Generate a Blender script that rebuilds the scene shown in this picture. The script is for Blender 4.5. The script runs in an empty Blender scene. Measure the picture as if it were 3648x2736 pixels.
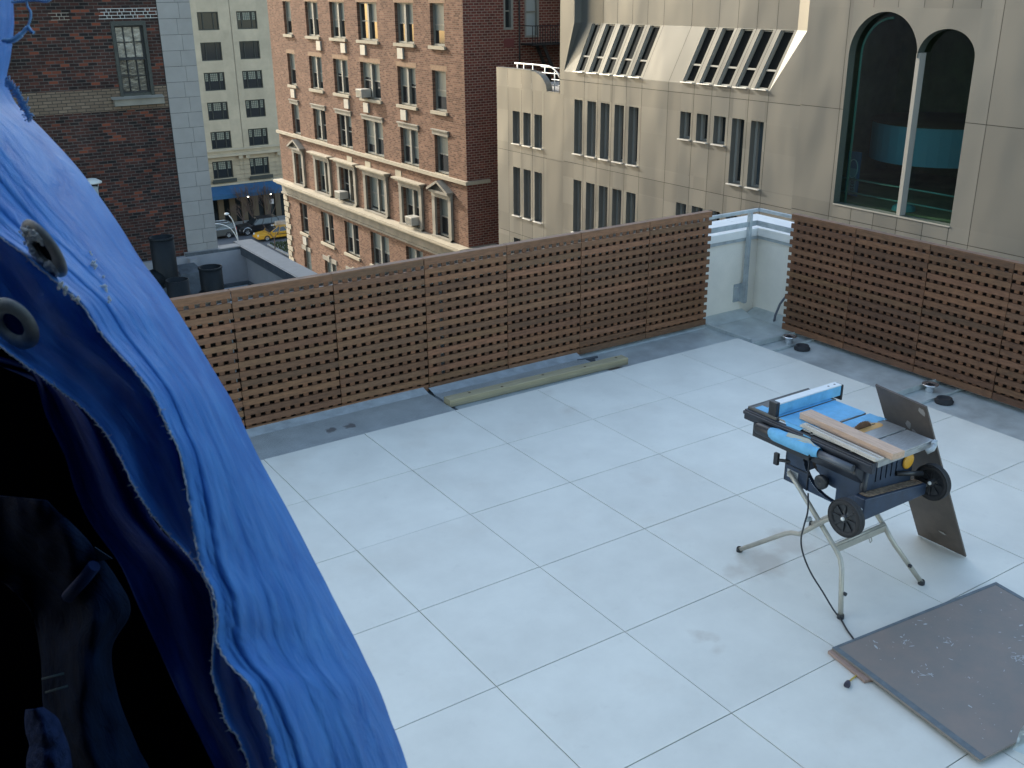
import bpy, math, random
from mathutils import Vector, Matrix
random.seed(7)
rad = math.radians
scene = bpy.context.scene
col = scene.collection

# ------------------------------------------------------------------ camera
CAM = Vector((-1.58364, -7.59924, 3.6513))
RIGHT = Vector((0.833192633975241, -0.5529024809527193, -0.00942768505476893))
DOWN = Vector((-0.20756327236067254, -0.2968929312107993, -0.9320794361867196))
FWD = Vector((0.5125500196625625, 0.7785585616712155, -0.3621312516069648))
cd = bpy.data.cameras.new('camera')
cd.sensor_width = 36.0
cd.lens = 35.88
cd.clip_start = 0.05
cd.clip_end = 1500
cd.dof.use_dof = True
cd.dof.focus_distance = 14.0
cd.dof.aperture_fstop = 30.0
cam = bpy.data.objects.new('camera', cd)
col.objects.link(cam)
cam.matrix_world = Matrix((
    (RIGHT.x, -DOWN.x, -FWD.x, CAM.x),
    (RIGHT.y, -DOWN.y, -FWD.y, CAM.y),
    (RIGHT.z, -DOWN.z, -FWD.z, CAM.z),
    (0, 0, 0, 1)))
scene.camera = cam

# ------------------------------------------------------------------ sky and sun
TO_SUN = Vector((-0.85, 3.5, 1.75)).normalized()
SUN_EL = math.asin(TO_SUN.z)
SUN_AZ = math.atan2(TO_SUN.x, TO_SUN.y)
world = bpy.data.worlds.new('World')
scene.world = world
world.use_nodes = True
wn = world.node_tree
bg = wn.nodes['Background']
sky = wn.nodes.new('ShaderNodeTexSky')
sky.sky_type = 'NISHITA'
sky.sun_disc = False
sky.sun_elevation = SUN_EL
sky.sun_rotation = SUN_AZ
sky.air_density = 1.0
sky.dust_density = 1.5
tint = wn.nodes.new('ShaderNodeMix')      # slightly hazier, less violet city sky
tint.data_type = 'RGBA'
tint.blend_type = 'MULTIPLY'
tint.inputs['Factor'].default_value = 1.0
tint.inputs['B'].default_value = (1.06, 1.03, 0.93, 1)
wn.links.new(sky.outputs['Color'], tint.inputs['A'])
wn.links.new(tint.outputs['Result'], bg.inputs['Color'])
bg.inputs['Strength'].default_value = 0.15
sd = bpy.data.lights.new('sun', 'SUN')
sd.energy = 2.3
sd.angle = rad(0.5)
sd.color = (1.0, 0.92, 0.80)
sun = bpy.data.objects.new('sun', sd)
col.objects.link(sun)
sun.rotation_euler = TO_SUN.to_track_quat('Z', 'Y').to_euler()
scene.view_settings.view_transform = 'Standard'
scene.view_settings.look = 'None'
scene.view_settings.gamma = 1.0
scene.view_settings.exposure = 1.75
try:
    scene.cycles.max_bounces = 6
    scene.cycles.transparent_max_bounces = 12
except Exception:
    pass

# ------------------------------------------------------------------ materials
def mat(name, color, rough=0.6, metal=0.0, var=0.0, vscale=3.0, bump=0.0, bscale=20.0, tone=False,
        color2=None, spec=0.5, detail=6.0, stretch=None, bdist=0.01, transl=0.0, rvar=0.0, objspace=False):
    m = bpy.data.materials.new(name)
    m.use_nodes = True
    nt = m.node_tree
    b = nt.nodes['Principled BSDF']
    b.inputs['Base Color'].default_value = (*color, 1)
    b.inputs['Roughness'].default_value = rough
    b.inputs['Metallic'].default_value = metal
    b.inputs['Specular IOR Level'].default_value = spec
    geo = nt.nodes.new('ShaderNodeNewGeometry')
    src = geo.outputs['Position']
    if objspace:
        src = nt.nodes.new('ShaderNodeTexCoord').outputs['Object']
    if stretch:
        mp = nt.nodes.new('ShaderNodeMapping')
        mp.inputs['Scale'].default_value = stretch
        nt.links.new(src, mp.inputs['Vector'])
        src = mp.outputs['Vector']
    out = None
    n = None
    if var > 0 or rvar > 0:
        n = nt.nodes.new('ShaderNodeTexNoise')
        n.inputs['Scale'].default_value = vscale
        n.inputs['Detail'].default_value = detail
        n.inputs['Roughness'].default_value = 0.62
        nt.links.new(src, n.inputs['Vector'])
    if var > 0:
        r = nt.nodes.new('ShaderNodeValToRGB')
        r.color_ramp.elements[0].position = 0.3
        r.color_ramp.elements[1].position = 0.7
        c2 = color2 if color2 else tuple(min(1, c * (1 + var)) for c in color)
        c1 = color if color2 else tuple(c * (1 - var) for c in color)
        r.color_ramp.elements[0].color = (*c1, 1)
        r.color_ramp.elements[1].color = (*c2, 1)
        nt.links.new(n.outputs['Fac'], r.inputs['Fac'])
        out = r.outputs['Color']
    if rvar > 0:
        mr = nt.nodes.new('ShaderNodeMapRange')
        mr.inputs['To Min'].default_value = max(0.05, rough - rvar)
        mr.inputs['To Max'].default_value = min(1, rough + rvar)
        nt.links.new(n.outputs['Fac'], mr.inputs['Value'])
        nt.links.new(mr.outputs['Result'], b.inputs['Roughness'])
    if tone:
        at = nt.nodes.new('ShaderNodeVertexColor')
        at.layer_name = 'tone'
        mx = nt.nodes.new('ShaderNodeMix')
        mx.data_type = 'RGBA'
        mx.blend_type = 'MULTIPLY'
        mx.inputs['Factor'].default_value = 1
        if out:
            nt.links.new(out, mx.inputs['A'])
        else:
            mx.inputs['A'].default_value = (*color, 1)
        nt.links.new(at.outputs['Color'], mx.inputs['B'])
        out = mx.outputs['Result']
    if out:
        nt.links.new(out, b.inputs['Base Color'])
    if bump > 0:
        n2 = nt.nodes.new('ShaderNodeTexNoise')
        n2.inputs['Scale'].default_value = bscale
        n2.inputs['Detail'].default_value = 5
        nt.links.new(src, n2.inputs['Vector'])
        bp = nt.nodes.new('ShaderNodeBump')
        bp.inputs['Strength'].default_value = bump
        bp.inputs['Distance'].default_value = bdist
        nt.links.new(n2.outputs['Fac'], bp.inputs['Height'])
        nt.links.new(bp.outputs['Normal'], b.inputs['Normal'])
    if transl > 0:
        tb = nt.nodes.new('ShaderNodeBsdfTranslucent')
        if out:
            nt.links.new(out, tb.inputs['Color'])
        else:
            tb.inputs['Color'].default_value = (*color, 1)
        ms = nt.nodes.new('ShaderNodeMixShader')
        ms.inputs['Fac'].default_value = transl
        nt.links.new(b.outputs['BSDF'], ms.inputs[1])
        nt.links.new(tb.outputs['BSDF'], ms.inputs[2])
        nt.links.new(ms.outputs['Shader'], nt.nodes['Material Output'].inputs['Surface'])
    return m


def brick(name, axis, c1, c2, mortar, bw=0.21, bh=0.075, ms=0.012, var=0.35, bias=0.0, extra=None, patches=None):
    """axis 'X': wall in a plane of constant x (u=y); 'Y': wall in a plane of constant y (u=x)."""
    m = bpy.data.materials.new(name)
    m.use_nodes = True
    nt = m.node_tree
    b = nt.nodes['Principled BSDF']
    b.inputs['Roughness'].default_value = 0.9
    b.inputs['Specular IOR Level'].default_value = 0.15
    geo = nt.nodes.new('ShaderNodeNewGeometry')
    sp = nt.nodes.new('ShaderNodeSeparateXYZ')
    nt.links.new(geo.outputs['Position'], sp.inputs[0])
    cb = nt.nodes.new('ShaderNodeCombineXYZ')
    nt.links.new(sp.outputs['Y' if axis == 'X' else 'X'], cb.inputs['X'])
    nt.links.new(sp.outputs['Z'], cb.inputs['Y'])
    br = nt.nodes.new('ShaderNodeTexBrick')
    br.inputs['Scale'].default_value = 1
    br.inputs['Brick Width'].default_value = bw
    br.inputs['Row Height'].default_value = bh
    br.inputs['Mortar Size'].default_value = ms
    br.inputs['Mortar Smooth'].default_value = 0.2
    br.inputs['Bias'].default_value = bias
    br.inputs['Color1'].default_value = (*c1, 1)
    br.inputs['Color2'].default_value = (*c2, 1)
    br.inputs['Mortar'].default_value = (*mortar, 1)
    nt.links.new(cb.outputs[0], br.inputs['Vector'])
    n = nt.nodes.new('ShaderNodeTexNoise')
    n.inputs['Scale'].default_value = 1.6
    n.inputs['Detail'].default_value = 12
    n.inputs['Roughness'].default_value = .75
    nt.links.new(geo.outputs['Position'], n.inputs['Vector'])
    r = nt.nodes.new('ShaderNodeValToRGB')
    r.color_ramp.elements[0].position = 0.3
    r.color_ramp.elements[1].position = 0.7
    r.color_ramp.elements[0].color = (1 - var, 1 - var, 1 - var, 1)
    r.color_ramp.elements[1].color = (1 + var * .5, 1 + var * .5, 1 + var * .5, 1)
    nt.links.new(n.outputs['Fac'], r.inputs['Fac'])
    mx = nt.nodes.new('ShaderNodeMix')
    mx.data_type = 'RGBA'
    mx.blend_type = 'MULTIPLY'
    mx.inputs['Factor'].default_value = 1
    nt.links.new(br.outputs['Color'], mx.inputs['A'])
    nt.links.new(r.outputs['Color'], mx.inputs['B'])
    out = mx.outputs['Result']
    if extra:   # odd bricks of another colour
        wn_ = nt.nodes.new('ShaderNodeTexBrick')
        for k, v in (('Scale', 1), ('Brick Width', bw), ('Row Height', bh), ('Mortar Size', ms), ('Bias', -0.62)):
            wn_.inputs[k].default_value = v
        wn_.inputs['Color1'].default_value = (0, 0, 0, 1)
        wn_.inputs['Color2'].default_value = (1, 1, 1, 1)
        wn_.inputs['Mortar'].default_value = (0, 0, 0, 1)
        nt.links.new(cb.outputs[0], wn_.inputs['Vector'])
        m2 = nt.nodes.new('ShaderNodeMix')
        m2.data_type = 'RGBA'
        rr = nt.nodes.new('ShaderNodeMapRange')
        rr.inputs['From Min'].default_value = 0.21
        rr.inputs['From Max'].default_value = 0.36
        nt.links.new(wn_.outputs['Color'], rr.inputs['Value'])
        nt.links.new(rr.outputs['Result'], m2.inputs['Factor'])
        nt.links.new(out, m2.inputs['A'])
        m2.inputs['B'].default_value = (*extra, 1)
        out = m2.outputs['Result']
    nt.links.new(out, b.inputs['Base Color'])
    bp = nt.nodes.new('ShaderNodeBump')
    bp.inputs['Strength'].default_value = 0.5
    bp.inputs['Distance'].default_value = 0.01
    bp.invert = True
    nt.links.new(br.outputs['Fac'], bp.inputs['Height'])
    nt.links.new(bp.outputs['Normal'], b.inputs['Normal'])
    return m


def emit(name, color, s):
    m = bpy.data.materials.new(name)
    m.use_nodes = True
    b = m.node_tree.nodes['Principled BSDF']
    b.inputs['Base Color'].default_value = (*color, 1)
    b.inputs['Emission Color'].default_value = (*color, 1)
    b.inputs['Emission Strength'].default_value = s
    return m


# ------------------------------------------------------------------ mesh helpers
LOC = {}


class MB:
    def __init__(s):
        s.v = []
        s.f = []
        s.t = []
        s.sm = []

    def add(s, verts, faces, tone=1.0, smooth=False):
        o = len(s.v)
        s.v += [Vector(p) for p in verts]
        for f in faces:
            s.f.append([i + o for i in f])
            s.t.append(tone)
            s.sm.append(smooth)
        return s

    def box(s, x0, x1, y0, y1, z0, z1, tone=1.0):
        v = [(x, y, z) for x in (x0, x1) for y in (y0, y1) for z in (z0, z1)]
        s.add(v, [(0, 1, 3, 2), (4, 6, 7, 5), (0, 4, 5, 1), (2, 3, 7, 6), (0, 2, 6, 4), (1, 5, 7, 3)], tone)
        return s

    def obox(s, c, ax, ay, az, tone=1.0):
        """box from centre and three half-axis vectors"""
        c, ax, ay, az = map(Vector, (c, ax, ay, az))
        v = [c + i * ax + j * ay + k * az for i in (-1, 1) for j in (-1, 1) for k in (-1, 1)]
        s.add(v, [(0, 1, 3, 2), (4, 6, 7, 5), (0, 4, 5, 1), (2, 3, 7, 6), (0, 2, 6, 4), (1, 5, 7, 3)], tone)
        return s

    def bar(s, a, b, w, h, up=(0, 0, 1), tone=1.0):
        a, b = Vector(a), Vector(b)
        d = (b - a)
        u = Vector(up)
        sd = d.cross(u)
        if sd.length < 1e-6:
            sd = d.cross(Vector((1, 0, 0)))
        sd.normalize()
        u = sd.cross(d).normalized()
        return s.obox((a + b) / 2, d / 2, sd * w / 2, u * h / 2, tone)

    def tube(s, pts, r, n=8, tone=1.0, cap=True):
        pts = [Vector(p) for p in pts]
        rr = r if isinstance(r, (list, tuple)) else [r] * len(pts)
        o = len(s.v)
        prev = None
        for i, p in enumerate(pts):
            if i == 0:
                d = pts[1] - p
            elif i == len(pts) - 1:
                d = p - pts[i - 1]
            else:
                d = (pts[i + 1] - p).normalized() + (p - pts[i - 1]).normalized()
            if d.length < 1e-9:
                d = Vector((0, 0, 1))
            d.normalize()
            if prev is None:
                a = d.orthogonal().normalized()
            else:
                a = (prev - d * prev.dot(d))
                if a.length < 1e-6:
                    a = d.orthogonal()
                a.normalize()
            prev = a
            b = d.cross(a)
            for k in range(n):
                an = 2 * math.pi * k / n
                s.v.append(p + (a * math.cos(an) + b * math.sin(an)) * rr[i])
        for i in range(len(pts) - 1):
            for k in range(n):
                s.f.append([o + i * n + k, o + i * n + (k + 1) % n, o + (i + 1) * n + (k + 1) % n, o + (i + 1) * n + k])
                s.t.append(tone)
                s.sm.append(True)
        if cap:
            s.f.append([o + k for k in range(n)][::-1])
            s.f.append([o + (len(pts) - 1) * n + k for k in range(n)])
            s.t += [tone, tone]
            s.sm += [False, False]
        return s

    def lathe(s, c, axis, prof, n=24, tone=1.0):
        """prof: list of (radius, distance along axis); closed where radius 0"""
        c = Vector(c)
        d = Vector(axis).normalized()
        a = d.orthogonal().normalized()
        b = d.cross(a)
        o = len(s.v)
        for (r, h) in prof:
            for k in range(n):
                an = 2 * math.pi * k / n
                s.v.append(c + d * h + (a * math.cos(an) + b * math.sin(an)) * max(r, 1e-5))
        for i in range(len(prof) - 1):
            for k in range(n):
                s.f.append([o + i * n + k, o + i * n + (k + 1) % n, o + (i + 1) * n + (k + 1) % n, o + (i + 1) * n + k])
                s.t.append(tone)
                s.sm.append(True)
        return s

    def prism(s, poly, ext, tone=1.0):
        """poly: planar list of 3-D points, ext: extrusion vector"""
        n = len(poly)
        e = Vector(ext)
        v = [Vector(p) for p in poly] + [Vector(p) + e for p in poly]
        f = [list(range(n))[::-1], [n + i for i in range(n)]]
        f += [[i, (i + 1) % n, n + (i + 1) % n, n + i] for i in range(n)]
        return s.add(v, f, tone)

    def build(s, name, m, parent=None, base=None, bevel=0.0, auto=False, fix=True):
        me = bpy.data.meshes.new(name)
        ob = bpy.data.objects.new(name, me)
        if parent is not None:
            off = LOC[parent]
            LOC[ob] = off
        else:
            off = Vector(base) if base is not None else Vector((0, 0, 0))
            LOC[ob] = off
        me.from_pydata([tuple(p - off) for p in s.v], [], s.f)
        me.polygons.foreach_set('use_smooth', s.sm)
        ca = me.color_attributes.new('tone', 'FLOAT_COLOR', 'CORNER')
        vals = []
        for p, t in zip(me.polygons, s.t):
            tt = t if isinstance(t, tuple) else (t, t, t)
            vals += [tt[0], tt[1], tt[2], 1.0] * p.loop_total
        ca.data.foreach_set('color', vals)
        if fix:
            import bmesh
            bm = bmesh.new()
            bm.from_mesh(me)
            bmesh.ops.recalc_face_normals(bm, faces=bm.faces)
            bm.to_mesh(me)
            bm.free()
        me.materials.append(m)
        col.objects.link(ob)
        if parent is not None:
            ob.parent = parent
        else:
            ob.location = off
        if bevel > 0:
            bv = ob.modifiers.new('bevel', 'BEVEL')
            bv.width = bevel
            bv.segments = 2
            bv.limit_method = 'ANGLE'
        return ob


def tag(o, label=None, cat=None, group=None, kind=None):
    if label:
        o['label'] = label
    if cat:
        o['category'] = cat
    if group:
        o['group'] = group
    if kind:
        o['kind'] = kind
    return o


def thing(name, loc, label, cat, group=None):
    o = bpy.data.objects.new(name, None)
    o.empty_display_size = 0.2
    o.location = loc
    LOC[o] = Vector(loc)
    col.objects.link(o)
    return tag(o, label, cat, group)


def structure(o):
    o['kind'] = 'structure'
    return o


class Frame:
    """wall frame: origin O, U along the wall, V up the wall, N out of it"""
    def __init__(s, O, U, V, N):
        s.O, s.U, s.V, s.N = map(Vector, (O, U, V, N))

    def p(s, u, v, d=0.0):
        return s.O + s.U * u + s.V * v + s.N * d

    def box(s, mb, u0, u1, v0, v1, d0, d1, tone=1.0):
        v = [s.p(u, w, d) for u in (u0, u1) for w in (v0, v1) for d in (d0, d1)]
        mb.add(v, [(0, 1, 3, 2), (4, 6, 7, 5), (0, 4, 5, 1), (2, 3, 7, 6), (0, 2, 6, 4), (1, 5, 7, 3)], tone)
        return mb

    def quad(s, mb, u0, u1, v0, v1, d=0.0, tone=1.0):
        mb.add([s.p(u0, v0, d), s.p(u1, v0, d), s.p(u1, v1, d), s.p(u0, v1, d)], [(0, 1, 2, 3)], tone)

    def wall(s, mb, u0, u1, v0, v1, holes, reveal=0.25, ju=(), jv=(), gap=0.0, tone=lambda: 1.0):
        us = sorted(set([u0, u1] + [q for h in holes for q in h[:2] if u0 < q < u1] + [j for j in ju if u0 < j < u1]))
        vs = sorted(set([v0, v1] + [q for h in holes for q in h[2:4] if v0 < q < v1] + [j for j in jv if v0 < j < v1]))
        ju = set(ju)
        jv = set(jv)
        for i in range(len(us) - 1):
            for k in range(len(vs) - 1):
                cu, cv = (us[i] + us[i + 1]) / 2, (vs[k] + vs[k + 1]) / 2
                if any(h[0] < cu < h[1] and h[2] < cv < h[3] for h in holes):
                    continue
                a0 = us[i] + (gap if us[i] in ju else 0)
                a1 = us[i + 1] - (gap if us[i + 1] in ju else 0)
                b0 = vs[k] + (gap if vs[k] in jv else 0)
                b1 = vs[k + 1] - (gap if vs[k + 1] in jv else 0)
                if a1 - a0 > 1e-4 and b1 - b0 > 1e-4:
                    s.quad(mb, a0, a1, b0, b1, 0, tone())
        for h in (holes if reveal > 0 else []):
            for (a, b) in (((h[0], h[2]), (h[1], h[2])), ((h[1], h[2]), (h[1], h[3])), ((h[1], h[3]), (h[0], h[3])), ((h[0], h[3]), (h[0], h[2]))):
                mb.add([s.p(*a, 0), s.p(*b, 0), s.p(*b, -reveal), s.p(*a, -reveal)], [(0, 1, 2, 3)], 1.0)


def pt(px, py, d):
    """a point d metres in front of the lens along the ray (used only for the tarp hung beside the window)"""
    k = 1.6492 / 3635.8
    x = (px - 1106.0) * k
    y = (py - 829.5) * k
    return CAM + (FWD + RIGHT * x + DOWN * y) * d


# ------------------------------------------------------------------ material set
M = {}
M['asphalt'] = mat('asphalt', (0.055, 0.055, 0.058), 0.9, var=0.25, vscale=0.8, bump=0.2)
M['road'] = mat('road_asphalt', (0.10, 0.10, 0.105), 0.85, var=0.2, vscale=0.5)
M['concrete'] = mat('concrete', (0.30, 0.29, 0.275), 0.85, var=0.15, vscale=1.5)
M['grass'] = mat('grass', (0.045, 0.06, 0.02), 0.95, var=0.5, vscale=2.0)
M['paint'] = mat('road_paint', (0.55, 0.55, 0.52), 0.7)
M['dark'] = mat('dark_void', (0.012, 0.012, 0.013), 0.9)
M['joint'] = mat('dark_joint', (0.035, 0.033, 0.03), 0.9)  # dark colour of the backing behind the wall joints
M['steel'] = mat('galvanised_steel', (0.36, 0.40, 0.42), 0.55, 0.2, var=0.22, vscale=9.0, rvar=0.15, detail=10)
M['flash'] = mat('galvanised_flashing', (0.46, 0.50, 0.49), 0.40, 0.2, var=0.22, vscale=4.0, rvar=0.15, detail=12)
M['bronze'] = mat('dark_flashing', (0.08, 0.09, 0.10), 0.5, 0.3, var=0.3, vscale=6)
M['stucco'] = mat('stucco', (0.74, 0.70, 0.62), 0.9, var=0.05, vscale=4, bump=0.3, bscale=120)
M['cap'] = mat('metal_coping', (0.72, 0.72, 0.70), 0.45, 0.2, var=0.06, vscale=3)
M['glassdark'] = mat('window_glass', (0.018, 0.022, 0.024), 0.08, spec=0.6)
M['frame_dk'] = mat('dark_frame', (0.034, 0.036, 0.028), 0.6, var=0.2, vscale=8)
M['frame_lt'] = mat('pale_frame', (0.20, 0.20, 0.175), 0.6)
M['blind'] = mat('window_blind', (0.13, 0.155, 0.145), 0.5)
M['limestone'] = mat('limestone', (0.33, 0.29, 0.215), 0.85, var=0.15, vscale=1.2)
M['greystone'] = mat('grey_limestone', (0.225, 0.205, 0.165), 0.85, var=0.2, vscale=1.5)
M['ac'] = mat('ac_housing', (0.34, 0.33, 0.29), 0.5, var=0.1)
M['iron'] = mat('black_iron', (0.015, 0.015, 0.015), 0.6)
M['black'] = mat('black_plastic', (0.018, 0.020, 0.024), 0.42, var=0.25, vscale=30, rvar=0.1)
M['rubber'] = mat('tyre_rubber', (0.022, 0.022, 0.024), 0.8, bump=0.4, bscale=60)
M['duct'] = mat('black_duct', (0.008, 0.011, 0.013), 0.55, 0.0, spec=.2, var=0.25, vscale=4, rvar=0.12)

# ================================================================== GROUND LEVEL
g = MB().box(-300, 400, -300, 500, -23.6, -23.0)
structure(g.build('ground', M['asphalt']))
r = MB().box(-60, 160, 96.4, 109.6, -22.999, -22.994)
structure(r.build('avenue_road', M['road']))
sw = MB().box(-60, 160, 109.7, 114.8, -22.996, -22.85).box(21.3, 24.0, -40, 90, -22.996, -22.85)
structure(sw.build('pavement', M['concrete']))
lm = MB().box(29.5, 31.6, 100.45, 100.62, -22.992, -22.988)
lm.box(25.0, 27.5, 100.45, 100.62, -22.992, -22.988)
structure(lm.build('lane_marking', M['paint']))
bed = MB()
bed.box(37.4, 62, 93.0, 101.2, -22.99, -22.82)
structure(bed.build('median_kerb', M['concrete']))
gr = MB()
rg = random.Random(3)
for i in range(9000):
    x = rg.uniform(37.6, 52)
    y = rg.uniform(93.2, 101.0)
    h = rg.uniform(.08, .3)
    w = rg.uniform(.03, .07)
    a = rg.uniform(0, 6.28)
    dx, dy = math.cos(a) * w, math.sin(a) * w
    gr.add([(x - dx, y - dy, -22.82), (x + dx, y + dy, -22.82), (x + rg.uniform(-.06, .06), y + rg.uniform(-.06, .06), -22.82 + h)], [(0, 1, 2)], rg.uniform(.6, 1.5))
M['blade'] = mat('grass_blade', (0.05, 0.065, 0.02), 0.9, tone=True)
tag(gr.build('grass', M['blade'], fix=False), 'dull green planting bed in the avenue', 'grass', kind='stuff')


# ------------------------------------------------------------------ vehicles
def wheel(parent, x, y, z, r, w, rim_m):
    ty = MB().lathe((x, y - w / 2, z), (0, 1, 0), [(r * .62, 0), (r * .95, 0), (r, w * .15), (r, w * .85), (r * .95, w), (r * .62, w)], 20)
    t = ty.build('wheel', M['rubber'], parent)
    rm = MB().lathe((x, y - w / 2 - .01, z), (0, 1, 0), [(0, .02), (r * .2, .0), (r * .2, .03), (r * .6, .06), (r * .64, .0)], 20)
    for k in range(6):
        a = k * math.pi / 3
        c = Vector((x, y - w / 2 + .0, z))
        d = Vector((math.cos(a), 0, math.sin(a)))
        rm.bar(c, c + d * r * .6, r * .16, .03, up=(0, 1, 0))
    rm.build('rim', rim_m, t)


def car(name, x, y, z, L, W, prof, green, paint, rim_m, wx, wr, label, cat, group, taxi=False, chrome=False):
    """nose towards -x; prof: lower body outline (dx, dz); green: glasshouse outline"""
    root = thing(name, (x + L / 2, y, z), label, cat, group)
    b = MB()
    b.prism([(x + dx, y - W / 2, z + dz) for dx, dz in prof], (0, W, 0))
    b.build('body', paint, root, bevel=.06)
    gb = MB()
    n = len(green)
    lo = [(x + dx, y - W / 2 + .05, z + dz) for dx, dz in green]
    # glasshouse tapers to the roof
    cz = min(dz for _, dz in green)
    top = max(dz for _, dz in green)
    vv = []
    for s_ in (-1, 1):
        for dx, dz in green:
            t = (dz - cz) / (top - cz)
            vv.append((x + dx, y + s_ * (W / 2 - .04 - .16 * t), z + dz))
    f = [list(range(n))[::-1], [n + i for i in range(n)]] + [[i, (i + 1) % n, n + (i + 1) % n, n + i] for i in range(n)]
    gb.add(vv, f)
    gb.build('windows', M['glassdark'], root)
    # roof skin and pillars
    rf = MB()
    tops = [p for p in green if p[1] > top - .06]
    xa, xb = min(p[0] for p in tops), max(p[0] for p in tops)
    rf.box(x + xa - .05, x + xb + .05, y - W / 2 + .18, y + W / 2 - .18, z + top - .03, z + top + .035)
    bots = [p for p in green if p[1] < cz + .05]
    ba, bb = min(p[0] for p in bots), max(p[0] for p in bots)
    for s_ in (-1, 1):
        for (p0, p1) in ((ba, xa), (ba + (bb - ba) * .36, xa + (xb - xa) * .3), (ba + (bb - ba) * .7, xa + (xb - xa) * .72), (bb, xb)):
            rf.bar((x + p0, y + s_ * (W / 2 - .03), z + cz), (x + p1, y + s_ * (W / 2 - .185), z + top), .07, .05, up=(0, 1, 0))
    rf.build('roof', paint, root, bevel=.015)
    for w_ in wx:
        for s_ in (-1, 1):
            wheel(root, x + w_, y + s_ * (W / 2 - .1), z + wr, wr, .24, rim_m)
    nose = min(p[0] for p in prof)
    for s_ in (-1, 1):
        hl = MB().lathe((x + nose + .12, y + s_ * (W / 2 - .3), z + .66), (-1, 0, 0), [(.16, 0), (.14, .1), (0, .13)], 12)
        hl.build('headlight', M['lamp_glass'], root)
        mr = MB().box(x + ba + .1, x + ba + .28, y + s_ * (W / 2 + .02) - .09, y + s_ * (W / 2 + .02) + .09, z + cz, z + cz + .16)
        mr.build('wing_mirror', paint, root, bevel=.03)
        tl = MB().box(x + L - .06, x + L + .015, y + s_ * (W / 2 - .14) - .1, y + s_ * (W / 2 - .14) + .1, z + .8, z + 1.2)
        tl.build('tail_light', M['red_glass'], root)
    bp = MB().box(x + nose - .04, x + nose + .1, y - W / 2 + .08, y + W / 2 - .08, z + .32, z + .5)
    bp.build('bumper', paint if taxi else M['black'], root, bevel=.02)
    return root


M['lamp_glass'] = mat('lamp_glass', (0.6, 0.6, 0.58), 0.15)
M['red_glass'] = mat('red_glass', (0.35, 0.01, 0.02), 0.2)
M['taxi_yellow'] = mat('yellow_car_paint', (0.62, 0.30, 0.02), 0.35, spec=0.5)
M['grey_paint'] = mat('grey_car_paint', (0.10, 0.10, 0.095), 0.35, 0.3)
M['dark_paint'] = mat('dark_car_paint', (0.02, 0.022, 0.025), 0.3, 0.2)
M['chrome'] = mat('chrome', (0.7, 0.7, 0.7), 0.22, 0.9)
M['rim_silver'] = mat('rim_silver', (0.5, 0.5, 0.5), 0.35, 0.6)
GZ = -22.99
suv_prof = [(0.05, .3), (0, .75), (.15, .98), (1.15, 1.08), (4.55, 1.1), (4.7, .85), (4.7, .35)]
suv_green = [(1.1, 1.05), (1.75, 1.66), (2.1, 1.74), (4.2, 1.70), (4.55, 1.1)]
s1 = car('sport_utility_vehicle', 31.35, 108.0, GZ, 4.7, 1.9, suv_prof, suv_green, M['grey_paint'], M['rim_silver'], (.85, 3.7), .37,
         'grey estate style car with pale roof rails parked behind the street lamp', 'car', 'cars on the avenue')
rr_ = MB()
for s_ in (-1, 1):
    rr_.tube([(33.3, 108 + s_ * .7, GZ + 1.72), (33.5, 108 + s_ * .7, GZ + 1.83), (35.3, 108 + s_ * .7, GZ + 1.8), (35.6, 108 + s_ * .72, GZ + 1.55)], .028)
    rr_.tube([(32.4, 108 + s_ * .93, GZ + 1.12), (35.9, 108 + s_ * .93, GZ + 1.15)], .02)
rr_.build('roof_rail', M['chrome'], s1)
suv2_prof = [(0.05, .35), (0, .9), (.2, 1.02), (1.5, 1.12), (4.9, 1.15), (5.0, .85), (5.0, .4)]
suv2_green = [(1.45, 1.1), (2.1, 1.68), (2.4, 1.75), (4.6, 1.74), (4.9, 1.12)]
s2 = car('sport_utility_vehicle', 36.45, 108.0, GZ, 5.0, 1.95, suv2_prof, suv2_green, M['dark_paint'], M['rim_silver'], (.85, 3.9), .39,
         'black off-road car with a bright wheel arch trim parked behind the yellow taxi', 'car', 'cars on the avenue')
ar = MB()
for wx_ in (.85, 3.9):
    pts_ = [(36.45 + wx_ + .5 * math.cos(a), 108 - .99, GZ + .42 + .5 * math.sin(a)) for a in [math.pi * k / 10 for k in range(11)]]
    ar.tube(pts_, .045, 6)
ar.build('wheel_arch_trim', M['chrome'], s2)
tx_prof = [(.06, .28), (0, .55), (.1, .72), (1.25, .88), (1.45, .93), (4.2, .95), (5.2, .86), (5.35, .6), (5.3, .3)]
tx_green = [(1.4, .9), (2.05, 1.38), (2.4, 1.45), (3.5, 1.44), (4.35, .93)]
tx = car('yellow_taxi', 37.1, 103.9, GZ, 5.35, 1.95, tx_prof, tx_green, M['taxi_yellow'], M['rim_silver'], (1.0, 4.0), .34,
         'yellow taxi with an advertising box on its roof driving past the grass bed', 'taxi', None, taxi=True)
sg = MB().prism([(39.5, 103.75, GZ + 1.5), (41.3, 103.75, GZ + 1.5), (41.15, 103.75, GZ + 1.95), (39.6, 103.75, GZ + 1.95)], (0, .3, 0))
sgo = sg.build('roof_sign', mat('taxi_sign', (0.55, 0.48, 0.40), 0.5, var=0.5, vscale=3, color2=(0.35, 0.22, 0.14)), tx)
lt = MB().box(39.1, 39.35, 103.8, 104.0, GZ + 1.48, GZ + 1.6)
lt.build('roof_light', M['lamp_glass'], tx)
blk = MB()
for k in range(14):
    blk.box(39.3 + k * .11, 39.3 + k * .11 + .07, 102.905, 102.92, GZ + .60 + .01 * (k % 3), GZ + .70 + .015 * (k % 2))
blk.build('door_lettering', M['black'], tx)

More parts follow.
